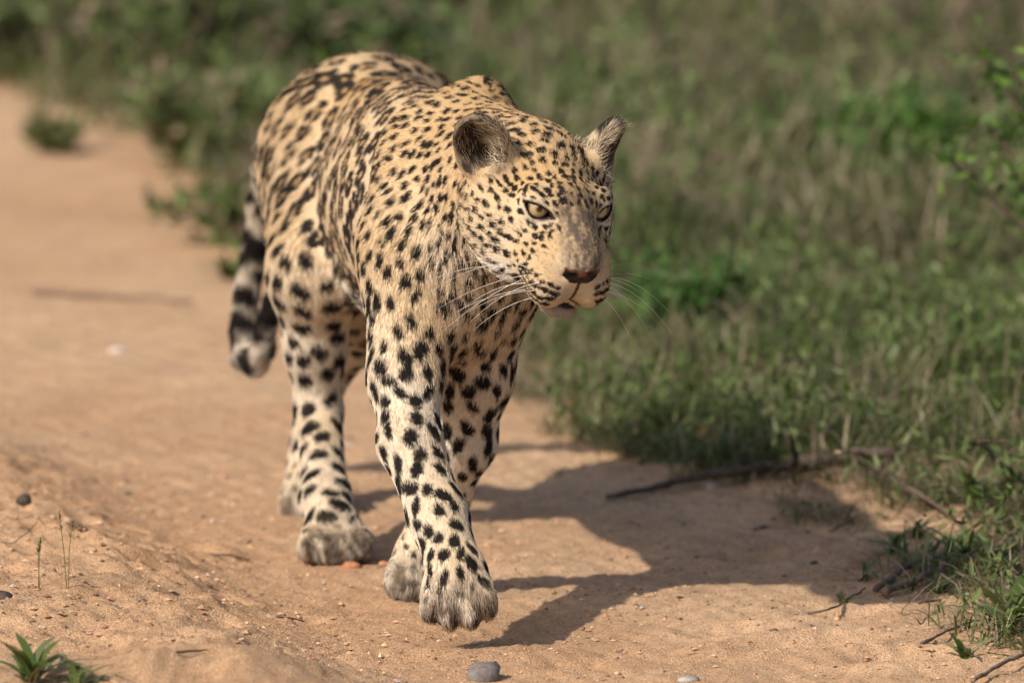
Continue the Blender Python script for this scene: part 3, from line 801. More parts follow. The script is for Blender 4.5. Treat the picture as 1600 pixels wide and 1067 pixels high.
# ear fringes: longer, paler hairs standing at the inner edge of each ear
lift = np.full(NH, 0.40)
for cen, RE, eb in EARS:
    qe = (hp - cen) @ RE.T
    sidein = np.sign((H(0, 0, 0) - cen) @ RE[0])
    r_ = np.sqrt((qe[:, 0] / 0.033) ** 2 + (qe[:, 1] / 0.038) ** 2)
    near_e = np.abs(qe[:, 2]) < 0.034
    fr = near_e & (r_ < 1.15) & (qe[:, 0] * sidein > 0.006) & (qe[:, 1] < 0.026) & ((hn @ RE[2]) > -0.4)
    hl[fr] = RNG.uniform(0.008, 0.024, fr.sum()); lift[fr] = 0.75
    hf[fr] = unit(RE[1] * 0.9 - RE[0] * sidein * 0.7 + RE[2] * 0.25 + RNG.normal(size=(fr.sum(), 3)) * 0.25)
    ins = near_e & ~fr & (r_ < 0.95) & ((hn @ RE[2]) > 0) & (RNG.random(NH) < 0.10)
    hl[ins] = RNG.uniform(0.012, 0.024, ins.sum()); lift[ins] = 0.8; hc[ins] = V3(0.34, 0.26, 0.17)
    pale = fr & (RNG.random(NH) < 0.55)
    hc[pale] = V3(0.62, 0.50, 0.34)
    rim = near_e & (r_ > 0.85) & (r_ < 1.2) & ~fr & (qe[:, 1] > -.02)
    hl[rim] *= 0.9; lift[rim] = 0.6
    pr = rim & (RNG.random(NH) < 0.22); hc[pr] = V3(0.30, 0.23, 0.16)
    hl[rim] *= 0.7
hl = hl * RNG.uniform(0.50, 1.00, NH)
cl = np.stack([wob(hp, 120, 11), wob(hp, 120, 12), wob(hp, 120, 13)], -1)
hd_ = hf + RNG.normal(size=(NH, 3)) * 0.17 + cl * 0.20
hd_ = unit(hd_ - hn * (hd_ * hn).sum(1, keepdims=True))
lift = lift * RNG.uniform(0.6, 1.3, NH)
for (qf, R), st in PAWS:
    npw = np.linalg.norm((hp - qf(0.02, 0, 0)), axis=1) < 0.045
    lift[npw] *= 1.5
NPT = 4
tt = np.linspace(0, 1, NPT)
hpos = hp[:, None, :] - hn[:, None, :] * 0.0008 + hl[:, None, None] * (tt[None, :, None] * hd_[:, None, :] + hn[:, None, :] * (lift[:, None] * (tt[None] - 0.62 * tt[None] ** 2))[..., None])
hc = np.clip(hc * (1 + RNG.normal(size=(NH, 1)) * (0.17 + 0.12 * hw[:, None])), 0.004, 1)
fc_ = bpy.data.hair_curves.new('fur')
fc_.add_curves([NPT] * NH)
fc_.points.foreach_set('position', hpos.astype(np.float32).ravel())
rad = np.linspace(1, 0.22, NPT)[None] * (0.00032 * RNG.uniform(0.7, 1.25, NH))[:, None] * (1 - 0.25 * hw[:, None])
fc_.points.foreach_set('radius', rad.astype(np.float32).ravel())
ca = fc_.attributes.new('col', 'FLOAT_COLOR', 'CURVE')
cc = np.ones((NH, 4), np.float32); cc[:, :3] = hc
ca.data.foreach_set('color', cc.ravel())
furm, fnt, fb = attr_mat('leopard_fur', rough=0.7, spec=0.10)
fc_.materials.append(furm)
fur = lchild('fur', fc_)
fur['kind'] = 'stuff'
print('fur', NH, round(time.time() - T0, 1))

# eyes
em, ent, eb_ = mat_new('leopard_eye', (0.3, 0.25, 0.1), 0.25, 0.5)
eb_.inputs['Coat Weight'].default_value = 1.0; eb_.inputs['Coat Roughness'].default_value = 0.03
etc_ = ent.nodes.new('ShaderNodeTexCoord'); esx = ent.nodes.new('ShaderNodeSeparateXYZ'); ent.links.new(etc_.outputs['Object'], esx.inputs[0])
def mth(nt, op, a, b_=None):
    n = nt.nodes.new('ShaderNodeMath'); n.operation = op
    for i_, v_ in enumerate((a, b_)):
        if v_ is None: continue
        if hasattr(v_, 'is_output'): nt.links.new(v_, n.inputs[i_])
        else: n.inputs[i_].default_value = v_
    return n.outputs[0]
erad = mth(ent, 'SQRT', mth(ent, 'ADD', mth(ent, 'MULTIPLY', esx.outputs[0], esx.outputs[0]), mth(ent, 'MULTIPLY', esx.outputs[1], esx.outputs[1])))
enz = ent.nodes.new('ShaderNodeTexNoise'); enz.inputs['Scale'].default_value = 600; ent.links.new(etc_.outputs['Object'], enz.inputs['Vector'])
erad = mth(ent, 'ADD', erad, mth(ent, 'MULTIPLY', mth(ent, 'SUBTRACT', enz.outputs['Fac'], 0.5), 0.0012))
ecr = ent.nodes.new('ShaderNodeValToRGB'); ent.links.new(mth(ent, 'DIVIDE', erad, 0.018), ecr.inputs[0])
cr = ecr.color_ramp
cr.elements[0].position = 0.17; cr.elements[0].color = (0.006, 0.006, 0.006, 1)
cr.elements[1].position = 1.0; cr.elements[1].color = (0.02, 0.012, 0.008, 1)
for pos_, col_ in ((0.21, (0.22, 0.17, 0.07, 1)), (0.36, (0.46, 0.34, 0.17, 1)), (0.58, (0.38, 0.28, 0.14, 1)), (0.66, (0.09, 0.07, 0.03, 1)), (0.71, (0.012, 0.009, 0.007, 1))):
    e_ = cr.elements.new(pos_); e_.color = col_
ent.links.new(ecr.outputs[0], eb_.inputs['Base Color'])
us, vs_ = 32, 20
ev = [(0.0179 * math.sin(math.pi * j / vs_) * math.cos(2 * math.pi * i / us), 0.0179 * math.sin(math.pi * j / vs_) * math.sin(2 * math.pi * i / us), 0.0179 * math.cos(math.pi * j / vs_)) for j in range(vs_ + 1) for i in range(us)]
ef = np.array([[j * us + i, (j + 1) * us + i, (j + 1) * us + (i + 1) % us, j * us + (i + 1) % us] for j in range(vs_) for i in range(us)])
eme = mesh_np('eye', ev, ef, em)
gy, gp = math.radians(12), math.radians(11)
gaze = Vector((math.sin(gy) * math.cos(gp), -math.cos(gy) * math.cos(gp), -math.sin(gp)))
for ec, RE_, sgn in EYES:
    o = lchild('eye', eme)
    o.location = ec; o.rotation_euler = gaze.to_track_quat('Z', 'Y').to_euler()

# whiskers
def tube(pts, rads, sides=5):
    pts = np.asarray(pts, float); n = len(pts)
    tg = unit(np.gradient(pts, axis=0))
    a = unit(np.cross(tg, V3(0.31, 0.17, 0.93))); b_ = np.cross(tg, a)
    an = np.linspace(0, 2 * math.pi, sides, endpoint=False)
    v = pts[:, None] + (a[:, None] * np.cos(an)[None, :, None] + b_[:, None] * np.sin(an)[None, :, None]) * np.asarray(rads)[:, None, None]
    f = [[i * sides + k, i * sides + (k + 1) % sides, (i + 1) * sides + (k + 1) % sides, (i + 1) * sides + k] for i in range(n - 1) for k in range(sides)]
    return v.reshape(-1, 3), np.array(f)
whm, _, whb = mat_new('whisker', (0.66, 0.62, 0.55), 0.4, 0.4)
whd, _, _ = mat_new('whisker_dark', (0.06, 0.05, 0.04), 0.4, 0.4)
wr_ = random.Random(3)
for sgn in (-1, 1):
    for k in range(12):
        row = k % 4; st = k // 4
        _, i, _d = vkd.find(H(5.6 - 1.3 * st, sgn * (3.9 + 0.5 * st), -5.6 - 0.85 * row))
        root = bv[i]
        d = unit(HL * sgn * wr_.uniform(0.75, 1.0) + HF * wr_.uniform(-0.55, -0.05) + HU * wr_.uniform(-0.25, 0.10) - HU * 0.13 * row)
        L = wr_.uniform(0.07, 0.125)
        g_ = V3(0, 0, -1) * wr_.uniform(0.15, 0.5)
        pts = [root + L * (t * d + t * t * g_ * 0.8) for t in np.linspace(0, 1, 7)]
        v, f = tube(pts, np.linspace(0.00042, 0.00008, 7))
        lchild('whisker', mesh_np('whisker', v, f, whd if (sgn == 1 and row == 0) or wr_.random() < 0.12 else whm))
# ================================================================== grass, weeds, sticks and stones
def leaf_material(name, rough=0.55, trans=0.35):
    m, nt, b = attr_mat(name, rough=rough, spec=0.25)
    out = nt.nodes['Material Output']
    tr = nt.nodes.new('ShaderNodeBsdfTranslucent'); mx = nt.nodes.new('ShaderNodeMixShader'); mx.inputs[0].default_value = trans
    a = [n for n in nt.nodes if n.type == 'ATTRIBUTE'][0]
    hs = nt.nodes.new('ShaderNodeHueSaturation'); hs.inputs['Saturation'].default_value = 1.15; hs.inputs['Value'].default_value = 1.2
    nt.links.new(a.outputs['Color'], hs.inputs['Color']); nt.links.new(hs.outputs[0], tr.inputs['Color'])
    nt.links.new(b.outputs[0], mx.inputs[1]); nt.links.new(tr.outputs[0], mx.inputs[2]); nt.links.new(mx.outputs[0], out.inputs['Surface'])
    return m
GRASS = leaf_material('grass_blade')
LEAF = leaf_material('broad_leaf', 0.5, 0.3)
DRY = leaf_material('dry_stalk', 0.8, 0.15)
BARK, bknt, bkb = attr_mat('bark', rough=0.9, spec=0.1, vary=0.35, scale=160)
def blades(root, h, w, az, lean, bend, col, seg=3, twist=None):
    """tapered, bending blades: arrays of roots, heights, widths, azimuths, leans, bends and colours"""
    n = len(root)
    d = np.stack([np.cos(az), np.sin(az), np.zeros(n)], -1)
    sd = np.stack([-np.sin(az), np.cos(az), np.zeros(n)], -1)
    if twist is not None:
        sd = sd * np.cos(twist)[:, None] + d * np.sin(twist)[:, None]
    V, C = [], []
    for s in range(seg + 1):
        t = s / seg
        out = lean * t + bend * t * t
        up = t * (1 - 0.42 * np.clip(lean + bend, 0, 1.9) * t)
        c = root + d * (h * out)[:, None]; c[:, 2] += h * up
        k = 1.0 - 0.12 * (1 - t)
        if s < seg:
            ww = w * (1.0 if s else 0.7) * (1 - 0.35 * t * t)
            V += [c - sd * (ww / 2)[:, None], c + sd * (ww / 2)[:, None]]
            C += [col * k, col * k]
        else:
            V.append(c); C.append(col * k)
    per = 2 * seg + 1
    V = np.stack(V, 1).reshape(-1, 3); C = np.stack(C, 1).reshape(-1, 3)
    base = (np.arange(n) * per)[:, None]
    q = np.concatenate([base + np.array([[2 * s, 2 * s + 1, 2 * s + 3, 2 * s + 2]]) for s in range(seg - 1)])
    t_ = base + np.array([[2 * seg - 2, 2 * seg - 1, 2 * seg]])
    return V, C, q, t_
def leaves(root, L, w, az, pitch, fold, col, roll=None):
    """oval leaves, folded along the midrib, tip drooping: 8 points and 6 faces each"""
    n = len(root)
    d = np.stack([np.cos(az) * np.cos(pitch), np.sin(az) * np.cos(pitch), np.sin(pitch)], -1)
    sd = np.stack([-np.sin(az), np.cos(az), np.zeros(n)], -1)
    nn = np.cross(d, sd)
    if roll is not None:
        sd, nn = sd * np.cos(roll)[:, None] + nn * np.sin(roll)[:, None], nn * np.cos(roll)[:, None] - sd * np.sin(roll)[:, None]
    def pt(a, b_, c): return root + d * (L * a)[:, None] + sd * (w * b_)[:, None] + nn * (L * c)[:, None]
    f = fold; o = np.ones(n)
    V = np.stack([pt(0 * o, 0 * o, 0 * o), pt(.30 * o, -.42 * o, -.10 * f), pt(.33 * o, 0 * o, .08 * f), pt(.30 * o, .42 * o, -.10 * f),
                  pt(.68 * o, -.36 * o, -.06 * f + .05), pt(.68 * o, 0 * o, .10 * f + .03), pt(.68 * o, .36 * o, -.06 * f + .05), pt(1.0 * o, 0 * o, .20 * f)], 1).reshape(-1, 3)
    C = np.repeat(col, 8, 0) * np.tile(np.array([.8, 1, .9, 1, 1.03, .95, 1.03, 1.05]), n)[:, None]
    b_ = (np.arange(n) * 8)[:, None]
    q = np.concatenate([b_ + np.array([[1, 2, 5, 4]]), b_ + np.array([[2, 3, 6, 5]])])
    t_ = np.concatenate([b_ + np.array([[0, 2, 1]]), b_ + np.array([[0, 3, 2]]), b_ + np.array([[4, 5, 7]]), b_ + np.array([[5, 6, 7]])])
    return V, C, q, t_
def joined(parts):
    Vs, Cs, Q, T_ = [], [], [], []; o = 0
    for V, C, q, t_ in parts:
        Vs.append(V); Cs.append(C); Q.append(q + o); T_.append(t_ + o); o += len(V)
    return np.concatenate(Vs), np.concatenate(Cs), np.concatenate(Q), np.concatenate(T_)
def plant_mesh(name, parts, mat):
    V, C, q, t_ = joined(parts)
    return mesh_np(name, V, [q, t_], mat, True, np.clip(C, 0.004, 1))
G1, G2, G3 = V3(0.075, 0.112, 0.027), V3(0.125, 0.165, 0.046), V3(0.185, 0.215, 0.085)
D1, D2, D3 = V3(0.225, 0.172, 0.108), V3(0.340, 0.275, 0.180), V3(0.135, 0.098, 0.062)
def pick(n, cols, wts, vary=0.18):
    c = np.array(cols)[RNG.choice(len(cols), n, p=np.array(wts) / np.sum(wts))]
    return c * (1 + RNG.normal(size=(n, 1)) * vary)
def scatter(n, y0, y1, marg=0.95, inset=-0.02, power=1.0):
    """points of the verge between depths y0 and y1, clumped"""
    n = int(n * 1.25); P_ = []
    got = 0
    while got < n:
        m_ = int(n * 1.6)
        y = y0 + (y1 - y0) * RNG.random(m_) ** power
        half = (10 + y) * 0.064 + marg
        x = RNG.uniform(-1, 1, m_) * half
        e_ = edge_d(x, y)
        q = xy3(x, y)
        keep = (e_ > inset) & (RNG.random(m_) < np.clip(e_ / 0.16 + 0.12, 0, 1)) & (RNG.random(m_) < np.clip(0.55 + 0.55 * wob(q, 13, 5), 0.06, 1))
        P_.append(np.stack([x[keep], y[keep]], -1)); got += keep.sum()
    p = np.concatenate(P_)[:n]
    return np.column_stack([p, gh(p[:, 0], p[:, 1]) - 0.003])
def greenness(p):
    q = xy3(p[:, 0], p[:, 1])
    far = np.clip((p[:, 1] - 3.0) / 6, 0, 1)
    return np.clip(0.66 - 0.22 * far + 0.60 * wob(q, 2.3, 4) + 0.45 * wob(q, 7, 9), 0, 1)

# --- short green blades
gp = []
for (n, y0, y1, h0, h1, w0, w1) in ((16000, -0.9, 1.6, .02, .075, .0016, .0036), (36000, 1.0, 3.5, .03, .11, .0020, .0044), (24000, 3.3, 7.5, .05, .17, .004, .008), (17000, 7.2, 19, .10, .30, .006, .013)):
    r = scatter(n, y0, y1)
    gr = greenness(r)
    r = r[RNG.random(len(r)) < 0.35 + 0.65 * gr]; n = len(r)
    gp.append(blades(r, RNG.uniform(h0, h1, n), RNG.uniform(w0, w1, n), RNG.uniform(0, 6.28, n), RNG.uniform(0.1, 0.9, n), RNG.uniform(0, 1.0, n), pick(n, [G1, G2, G3, D2], [4, 4, 2, 1])))
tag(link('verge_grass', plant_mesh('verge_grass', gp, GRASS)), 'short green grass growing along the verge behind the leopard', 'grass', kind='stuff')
# --- dry stalks among it
dp = []
for (n, y0, y1, h0, h1, w0, w1) in ((6000, -0.9, 1.6, .02, .09, .0012, .0026), (9000, 1.0, 3.5, .03, .15, .0016, .0036), (18000, 3.3, 7.5, .06, .22, .003, .006), (30000, 7.2, 19, .10, .34, .005, .010)):
    r = scatter(n, y0, y1)
    gr = greenness(r)
    r = r[RNG.random(len(r)) < 1.0 - 0.75 * gr]; n = len(r)
    dp.append(blades(r, RNG.uniform(h0, h1, n), RNG.uniform(w0, w1, n), RNG.uniform(0, 6.28, n), RNG.uniform(0.0, 0.9, n), RNG.uniform(0, 0.8, n), pick(n, [D1, D2, D3], [4, 2, 3], 0.2)))
r = scatter(4200, -0.8, 3.4); n = len(r); r[:, 2] += RNG.uniform(0.002, 0.02, n)        # litter lying flat
dp.append(blades(r, RNG.uniform(.02, .07, n), RNG.uniform(.0016, .004, n), RNG.uniform(0, 6.28, n), RNG.uniform(1.2, 2.0, n), RNG.uniform(0, .3, n), pick(n, [D1, D2, D3], [3, 2, 4], 0.25)))
r = scatter(2800, -0.8, 1.0, inset=-0.05); n = len(r); r[:, 2] += RNG.uniform(0.003, 0.015, n)
dp.append(blades(r, RNG.uniform(.02, .09, n), RNG.uniform(.0009, .0022, n), RNG.uniform(0, 6.28, n), RNG.uniform(.9, 2.0, n), RNG.uniform(0, .4, n), pick(n, [D1, D2, D3], [3, 2, 5], 0.25)))
tag(link('dry_grass', plant_mesh('dry_grass', dp, DRY)), 'dry brown grass stalks and litter scattered through the verge', 'dry grass', kind='stuff')
# --- creeping broad leaves
lp = []
for (n, y0, y1, L0, L1) in ((6500, -0.9, 1.6, .010, .026), (13000, 1.0, 3.6, .012, .034), (7000, 3.4, 8, .02, .05), (5500, 7.5, 18, .035, .085)):
    r = scatter(n, y0, y1, inset=0.01)
    gr = greenness(r)
    r = r[RNG.random(len(r)) < 0.15 + 0.85 * gr]; n = len(r)
    top = np.where(r[:, 1] > 3.4, 0.22, 0.075) * (0.5 + greenness(r))
    r[:, 2] += RNG.random(n) ** 1.3 * top
    L = RNG.uniform(L0, L1, n)
    lp.append(leaves(r, L, L * RNG.uniform(.26, .48, n), RNG.uniform(0, 6.28, n), RNG.normal(0.3, 0.5, n), RNG.uniform(.3, 1.2, n), pick(n, [G1, G2, G3], [4, 5, 2]), RNG.normal(0, .4, n)))
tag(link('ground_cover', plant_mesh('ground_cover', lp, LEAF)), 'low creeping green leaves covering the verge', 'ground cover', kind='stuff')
print('grass', round(time.time() - T0, 1))

# --- pebbles and grit on the sand (too many to count)
def rock_mesh(name, seed, rx, ry, rz, mat, sub=2):
    import bmesh
    bm = bmesh.new(); bmesh.ops.create_icosphere(bm, subdivisions=sub, radius=1.0)
    v = np.array([x.co[:] for x in bm.verts])
    d = 1 + 0.20 * wob(v, 1.7, seed) + 0.07 * wob(v, 4.5, seed + 1)
    v = v * d[:, None]; v = np.sign(v) * np.abs(v) ** 0.85
    v = v * np.array([rx, ry, rz])
    f = np.array([[q.index for q in p.verts] for p in bm.faces]); bm.free()
    return mesh_np(name, v, f, mat, True)
ico = np.array([(0, 0, 1), (.9, 0, .2), (.28, .85, .2), (-.73, .53, .2), (-.73, -.53, .2), (.28, -.85, .2), (0, 0, -.5)])
icf = np.array([(0, 1, 2), (0, 2, 3), (0, 3, 4), (0, 4, 5), (0, 5, 1), (6, 2, 1), (6, 3, 2), (6, 4, 3), (6, 5, 4), (6, 1, 5)])
n = 26000
y = RNG.uniform(-0.75, 1.9, n); x = RNG.uniform(-1, 1, n) * ((10 + y) * 0.064 + 0.15)
kp = (edge_d(x, y) < 0.05) & (RNG.random(n) < np.clip(0.5 + 0.5 * (bank_d(x, y) > -0.05) + 0.3 * wob(xy3(x, y), 12, 2), 0, 1)); x, y = x[kp], y[kp]; n = len(x)
sz = 0.0007 + 0.0010 * RNG.random(n) + 0.0035 * RNG.random(n) ** 9
rot = RNG.uniform(0, 6.28, n)
vv = ico[None] * (1 + RNG.normal(size=(n, 7, 1)) * 0.22) * sz[:, None, None] * np.stack([RNG.uniform(.8, 1.5, n), RNG.uniform(.8, 1.3, n), RNG.uniform(.5, .9, n)], -1)[:, None, :]
ca, sa = np.cos(rot)[:, None], np.sin(rot)[:, None]
vv = np.stack([vv[..., 0] * ca - vv[..., 1] * sa + x[:, None], vv[..., 0] * sa + vv[..., 1] * ca + y[:, None], vv[..., 2] + gh(x, y)[:, None] + 0.0003], -1)
pc = pick(n, [V3(.52, .31, .18), V3(.62, .44, .29), V3(.40, .19, .10), V3(.46, .40, .35), V3(.16, .10, .07)], [6, 1.6, 3, .6, 3.0], 0.15)
GRIT, _, _ = attr_mat('grit', rough=0.8, spec=0.3)
grit = link('grit', mesh_np('grit', vv.reshape(-1, 3), (np.arange(n)[:, None, None] * 7 + icf[None]).reshape(-1, 3), GRIT, False, np.repeat(pc, 7, 0)))
tag(grit, 'coarse grit and tiny pebbles strewn over the sandy track', 'grit', kind='stuff')

# --- crumbs of caked sand, thick on the bank
n = 2600
y = RNG.uniform(-0.7, 1.3, n); x = RNG.uniform(-1, 1, n) * ((10 + y) * 0.064 + 0.15)
kp = (edge_d(x, y) < 0.08) & (RNG.random(n) < np.clip(0.22 + 0.8 * (bank_d(x, y) > 0) + 0.5 * wob(xy3(x, y), 20, 3), 0, 1)); x, y = x[kp], y[kp]; n = len(x)
sz = 0.0016 + 0.0042 * RNG.random(n) ** 2.5
rot = RNG.uniform(0, 6.28, n)
vv = ico[None] * (1 + RNG.normal(size=(n, 7, 1)) * 0.28) * sz[:, None, None] * np.stack([RNG.uniform(.8, 1.7, n), RNG.uniform(.8, 1.4, n), RNG.uniform(.45, .9, n)], -1)[:, None, :]
ca, sa = np.cos(rot)[:, None], np.sin(rot)[:, None]
vv = np.stack([vv[..., 0] * ca - vv[..., 1] * sa + x[:, None], vv[..., 0] * sa + vv[..., 1] * ca + y[:, None], vv[..., 2] + gh(x, y)[:, None] + 0.0003], -1)
pc = pick(n, [V3(.52, .31, .18), V3(.46, .26, .145), V3(.34, .18, .10), V3(.13, .085, .06)], [6, 5, 2, 1.3], 0.12)
crumbs = link('sand_crumbs', mesh_np('sand_crumbs', vv.reshape(-1, 3), (np.arange(n)[:, None, None] * 7 + icf[None]).reshape(-1, 3), GRIT, False, np.repeat(pc, 7, 0)))
tag(crumbs, 'small crumbs of caked sand strewn over the bank and track', 'sand', kind='stuff')

# --- single stones and clods
def stone(u, v, w_px, col, label, seed, flat=0.6, deep=0.9, vary=0.3, cat='stone', name='stone', group=None):
    g_ = G(u, v); z = float(gh(g_[0], g_[1])); g_ = G(u, v, z)
    z = float(gh(g_[0], g_[1]))
    r = w_px / 2 * (10 + g_[1]) / FPX
    m, nt, b = mat_new(name + '_rock', col, 0.85, 0.25)
    n_ = nt.nodes.new('ShaderNodeTexNoise'); n_.inputs['Scale'].default_value = 140; n_.inputs['Detail'].default_value = 5
    tc = nt.nodes.new('ShaderNodeTexCoord'); nt.links.new(tc.outputs['Object'], n_.inputs['Vector'])
    nt.links.new(mixc(nt, 'MULTIPLY', 1.0, col, mrange(nt, n_.outputs['Fac'], .3, .7, 1 - vary, 1 + vary)), b.inputs['Base Color'])
    bp = nt.nodes.new('ShaderNodeBump'); bp.inputs['Strength'].default_value = .6; bp.inputs['Distance'].default_value = .002
    nt.links.new(n_.outputs['Fac'], bp.inputs['Height']); nt.links.new(bp.outputs[0], b.inputs['Normal'])
    o = link(name, rock_mesh(name, seed, r, r * deep, r * flat, m))
    o.location = (g_[0], g_[1], z + r * flat * 0.25); o.rotation_euler = (0, 0, seed * 1.3)
    return tag(o, label, cat, group)
stone(757, 1060, 62, (.17, .145, .13), 'grey stone at the bottom edge below the raised forepaw', 3, 0.75)
stone(548, 888, 30, (.40, .17, .085), 'reddish stone touching the toes of the planted hind paw', 5, 0.62)
stone(601, 882, 17, (.42, .19, .10), 'small reddish pebble in the gap between the hind paw and fore paw', 2, 0.6)
stone(38, 806, 26, (.06, .045, .035), 'dark brown clod of earth on the bank near the left edge', 7, 0.75, cat='clod', name='earth_clod')
stone(5, 952, 34, (.07, .05, .04), 'dark clod of earth at the left edge above the leafy tuft', 9, 0.7, cat='clod', name='earth_clod')
stone(1112, 756, 26, (.42, .36, .32), 'pale grey stone just below the long fallen branch', 11, 0.6)
stone(1192, 825, 15, (.05, .045, .045), 'small dark pebble in the leopard\'s shadow, right of its middle', 13, 0.6)
stone(1272, 875, 14, (.06, .05, .05), 'small black pebble near the right end of the leopard\'s shadow', 15, 0.6)
stone(185, 550, 30, (.55, .47, .42), 'pale blurred stone on the track left of the tail', 17, 0.35)
stone(352, 748, 14, (.36, .16, .09), 'small rusty pebble on the track left of the hind leg', 19, 0.6)
stone(1075, 1062, 34, (.36, .32, .29), 'half-buried grey stone at the bottom edge right of centre', 21, 0.4)
stone(965, 1052, 11, (.50, .36, .26), 'tiny cream pebble at the bottom, left of the half-buried grey stone', 23, 0.6)
stone(1460, 845, 12, (.40, .20, .11), 'tiny orange pebble by the crossed twigs', 25, 0.6)
stone(402, 930, 11, (.45, .24, .14), 'tiny orange pebble on the bank below the hind paws', 27, 0.6)

# --- sticks
def stick(name, pts, r0, r1, col, label, cat='stick', twigs=(), parent=None, wig=0.004, mat=None, lift=0.0):
    """a knobbly branch through picture points (u, v, height above ground); twigs are its parts"""
    P3 = []
    for u, v, z in pts:
        g_ = G(u, v, z)
        for _ in range(3): g_ = G(u, v, z + float(gh(g_[0], g_[1])))
        P3.append(g_)
    P3 = np.array(P3)
    t = np.linspace(0, len(P3) - 1, (len(P3) - 1) * 8 + 1)
    c = np.stack([np.interp(t, np.arange(len(P3)), P3[:, k]) for k in range(3)], -1)
    ker = np.array([.25, .5, .25])
    for _ in range(4): c[1:-1] = np.stack([np.convolve(c[:, k], ker, 'valid') for k in range(3)], -1)
    c[1:-1] += np.stack([wob(c[1:-1], 40, 3), wob(c[1:-1], 40, 4), 0.5 * wob(c[1:-1], 40, 5)], -1) * wig
    rad = np.linspace(r0, r1, len(c)) * (1 + 0.16 * wob(c, 90, 6))
    v, f = tube(c, rad, 7)
    k0 = len(v); v = np.concatenate([v, c[:1], c[-1:]])
    capf = np.array([[k0, (i + 1) % 7, i, i] for i in range(7)] + [[k0 + 1, k0 - 7 + i, k0 - 7 + (i + 1) % 7, k0 - 7 + (i + 1) % 7] for i in range(7)])
    tris = capf[:, :3]
    cc_ = np.repeat(np.asarray(col)[None], len(v), 0) * (1 + 0.25 * wob(v, 120, 2))[:, None]
    o = link(name, mesh_np(name, v, [f, tris], mat or BARK, True, np.clip(cc_, .01, 1)), parent)
    if label: tag(o, label, cat)
    for tp, tr0, tr1 in twigs:
        stick('twig', tp, tr0, tr1, col, None, parent=o, wig=wig * .6)
    return o
stick('fallen_branch', [(948, 776, .006), (1010, 766, .008), (1075, 746, .012), (1140, 738, .014), (1220, 727, .014), (1305, 712, .016), (1400, 706, .014)], .0040, .0090, (.085, .062, .050),
      'long dark fallen branch lying along the foot of the grassy verge', 'branch', twigs=(([(1110, 738, .016), (1170, 722, .02), (1250, 722, .018)], .004, .003), ([(1240, 726, .02), (1242, 700, .055), (1233, 676, .085)], .007, .003)))
stick('crossed_stick', [(1368, 920, .006), (1400, 893, .010), (1440, 868, .014), (1475, 842, .018)], .0048, .0030, (.15, .105, .08), 'short grey stick lying uphill under the leafy weeds at the right', 'stick')
stick('crossed_stick', [(1382, 927, .006), (1440, 903, .010), (1495, 878, .012), (1550, 862, .014), (1640, 838, .016)], .0050, .0040, (.17, .12, .09), 'longer forked stick crossing the weeds to the right edge', 'stick', twigs=(([(1500, 876, .014), (1530, 850, .03), (1548, 836, .05)], .003, .0014),))
stick('dry_stem', [(1302, 694, .012), (1350, 722, .02), (1405, 752, .022), (1450, 780, .022), (1490, 806, .02)], .0020, .0030, (.16, .11, .08), 'thin dry stem sagging across the edge of the verge', 'stem', twigs=(([(1430, 768, .02), (1425, 786, .008), (1420, 794, .002)], .0014, .0010),), wig=.002)
stick('bare_twig', [(300, 862, .004), (345, 866, .006), (390, 874, .003)], .0022, .0012, (.20, .13, .09), 'dark bare twig on the sand below the planted hind paw', 'twig', wig=.002)
stick('bare_twig', [(275, 1018, .003), (325, 1015, .003)], .0016, .0010, (.14, .09, .07), 'tiny bare twig on the sand at the lower left', 'twig', wig=.002)
stick('bare_twig', [(432, 962, .003), (475, 970, .003)], .0013, .0009, (.14, .09, .07), 'tiny bare twig on the sand left of the raised forepaw', 'twig', wig=.002)
stick('bare_twig', [(1262, 958, .003), (1296, 952, .008), (1335, 930, .006), (1352, 918, .006)], .0018, .0012, (.13, .09, .07), 'curved dark twig on the sand left of the crossed sticks', 'twig', wig=.002)
stick('bare_twig', [(1440, 1004, .004), (1480, 985, .006), (1522, 968, .005)], .0022, .0014, (.14, .10, .08), 'straight dark twig on the sand left of the big leafy weed', 'twig', wig=.0015)
stick('bare_twig', [(1296, 830, .004), (1330, 812, .005), (1342, 804, .004)], .0018, .0012, (.10, .075, .06), 'dark twig lying in the leopard\'s shadow below the sagging stem', 'twig', wig=.0015)
stick('bare_twig', [(1435, 941, .003), (1470, 937, .003)], .0024, .0016, (.13, .09, .07), 'short stub of twig on the sand below the longer stick', 'twig', wig=.001)
stick('bare_twig', [(1520, 1064, .01), (1560, 1040, .012), (1620, 1010, .014)], .0030, .0022, (.16, .12, .09), 'pale twig in the bottom right corner', 'twig', wig=.003)
stick('bare_twig', [(50, 455, .005), (300, 470, .004)], .005, .003, (.20, .13, .09), 'blurred long twig lying across the track left of the tail', 'twig', wig=.004)
stick('bare_twig', [(0, 845, .004), (20, 850, .015), (50, 825, .02), (62, 808, .018)], .0008, .0005, (.20, .15, .10), 'fine bent straw on the bank at the left edge', 'straw', wig=.001)
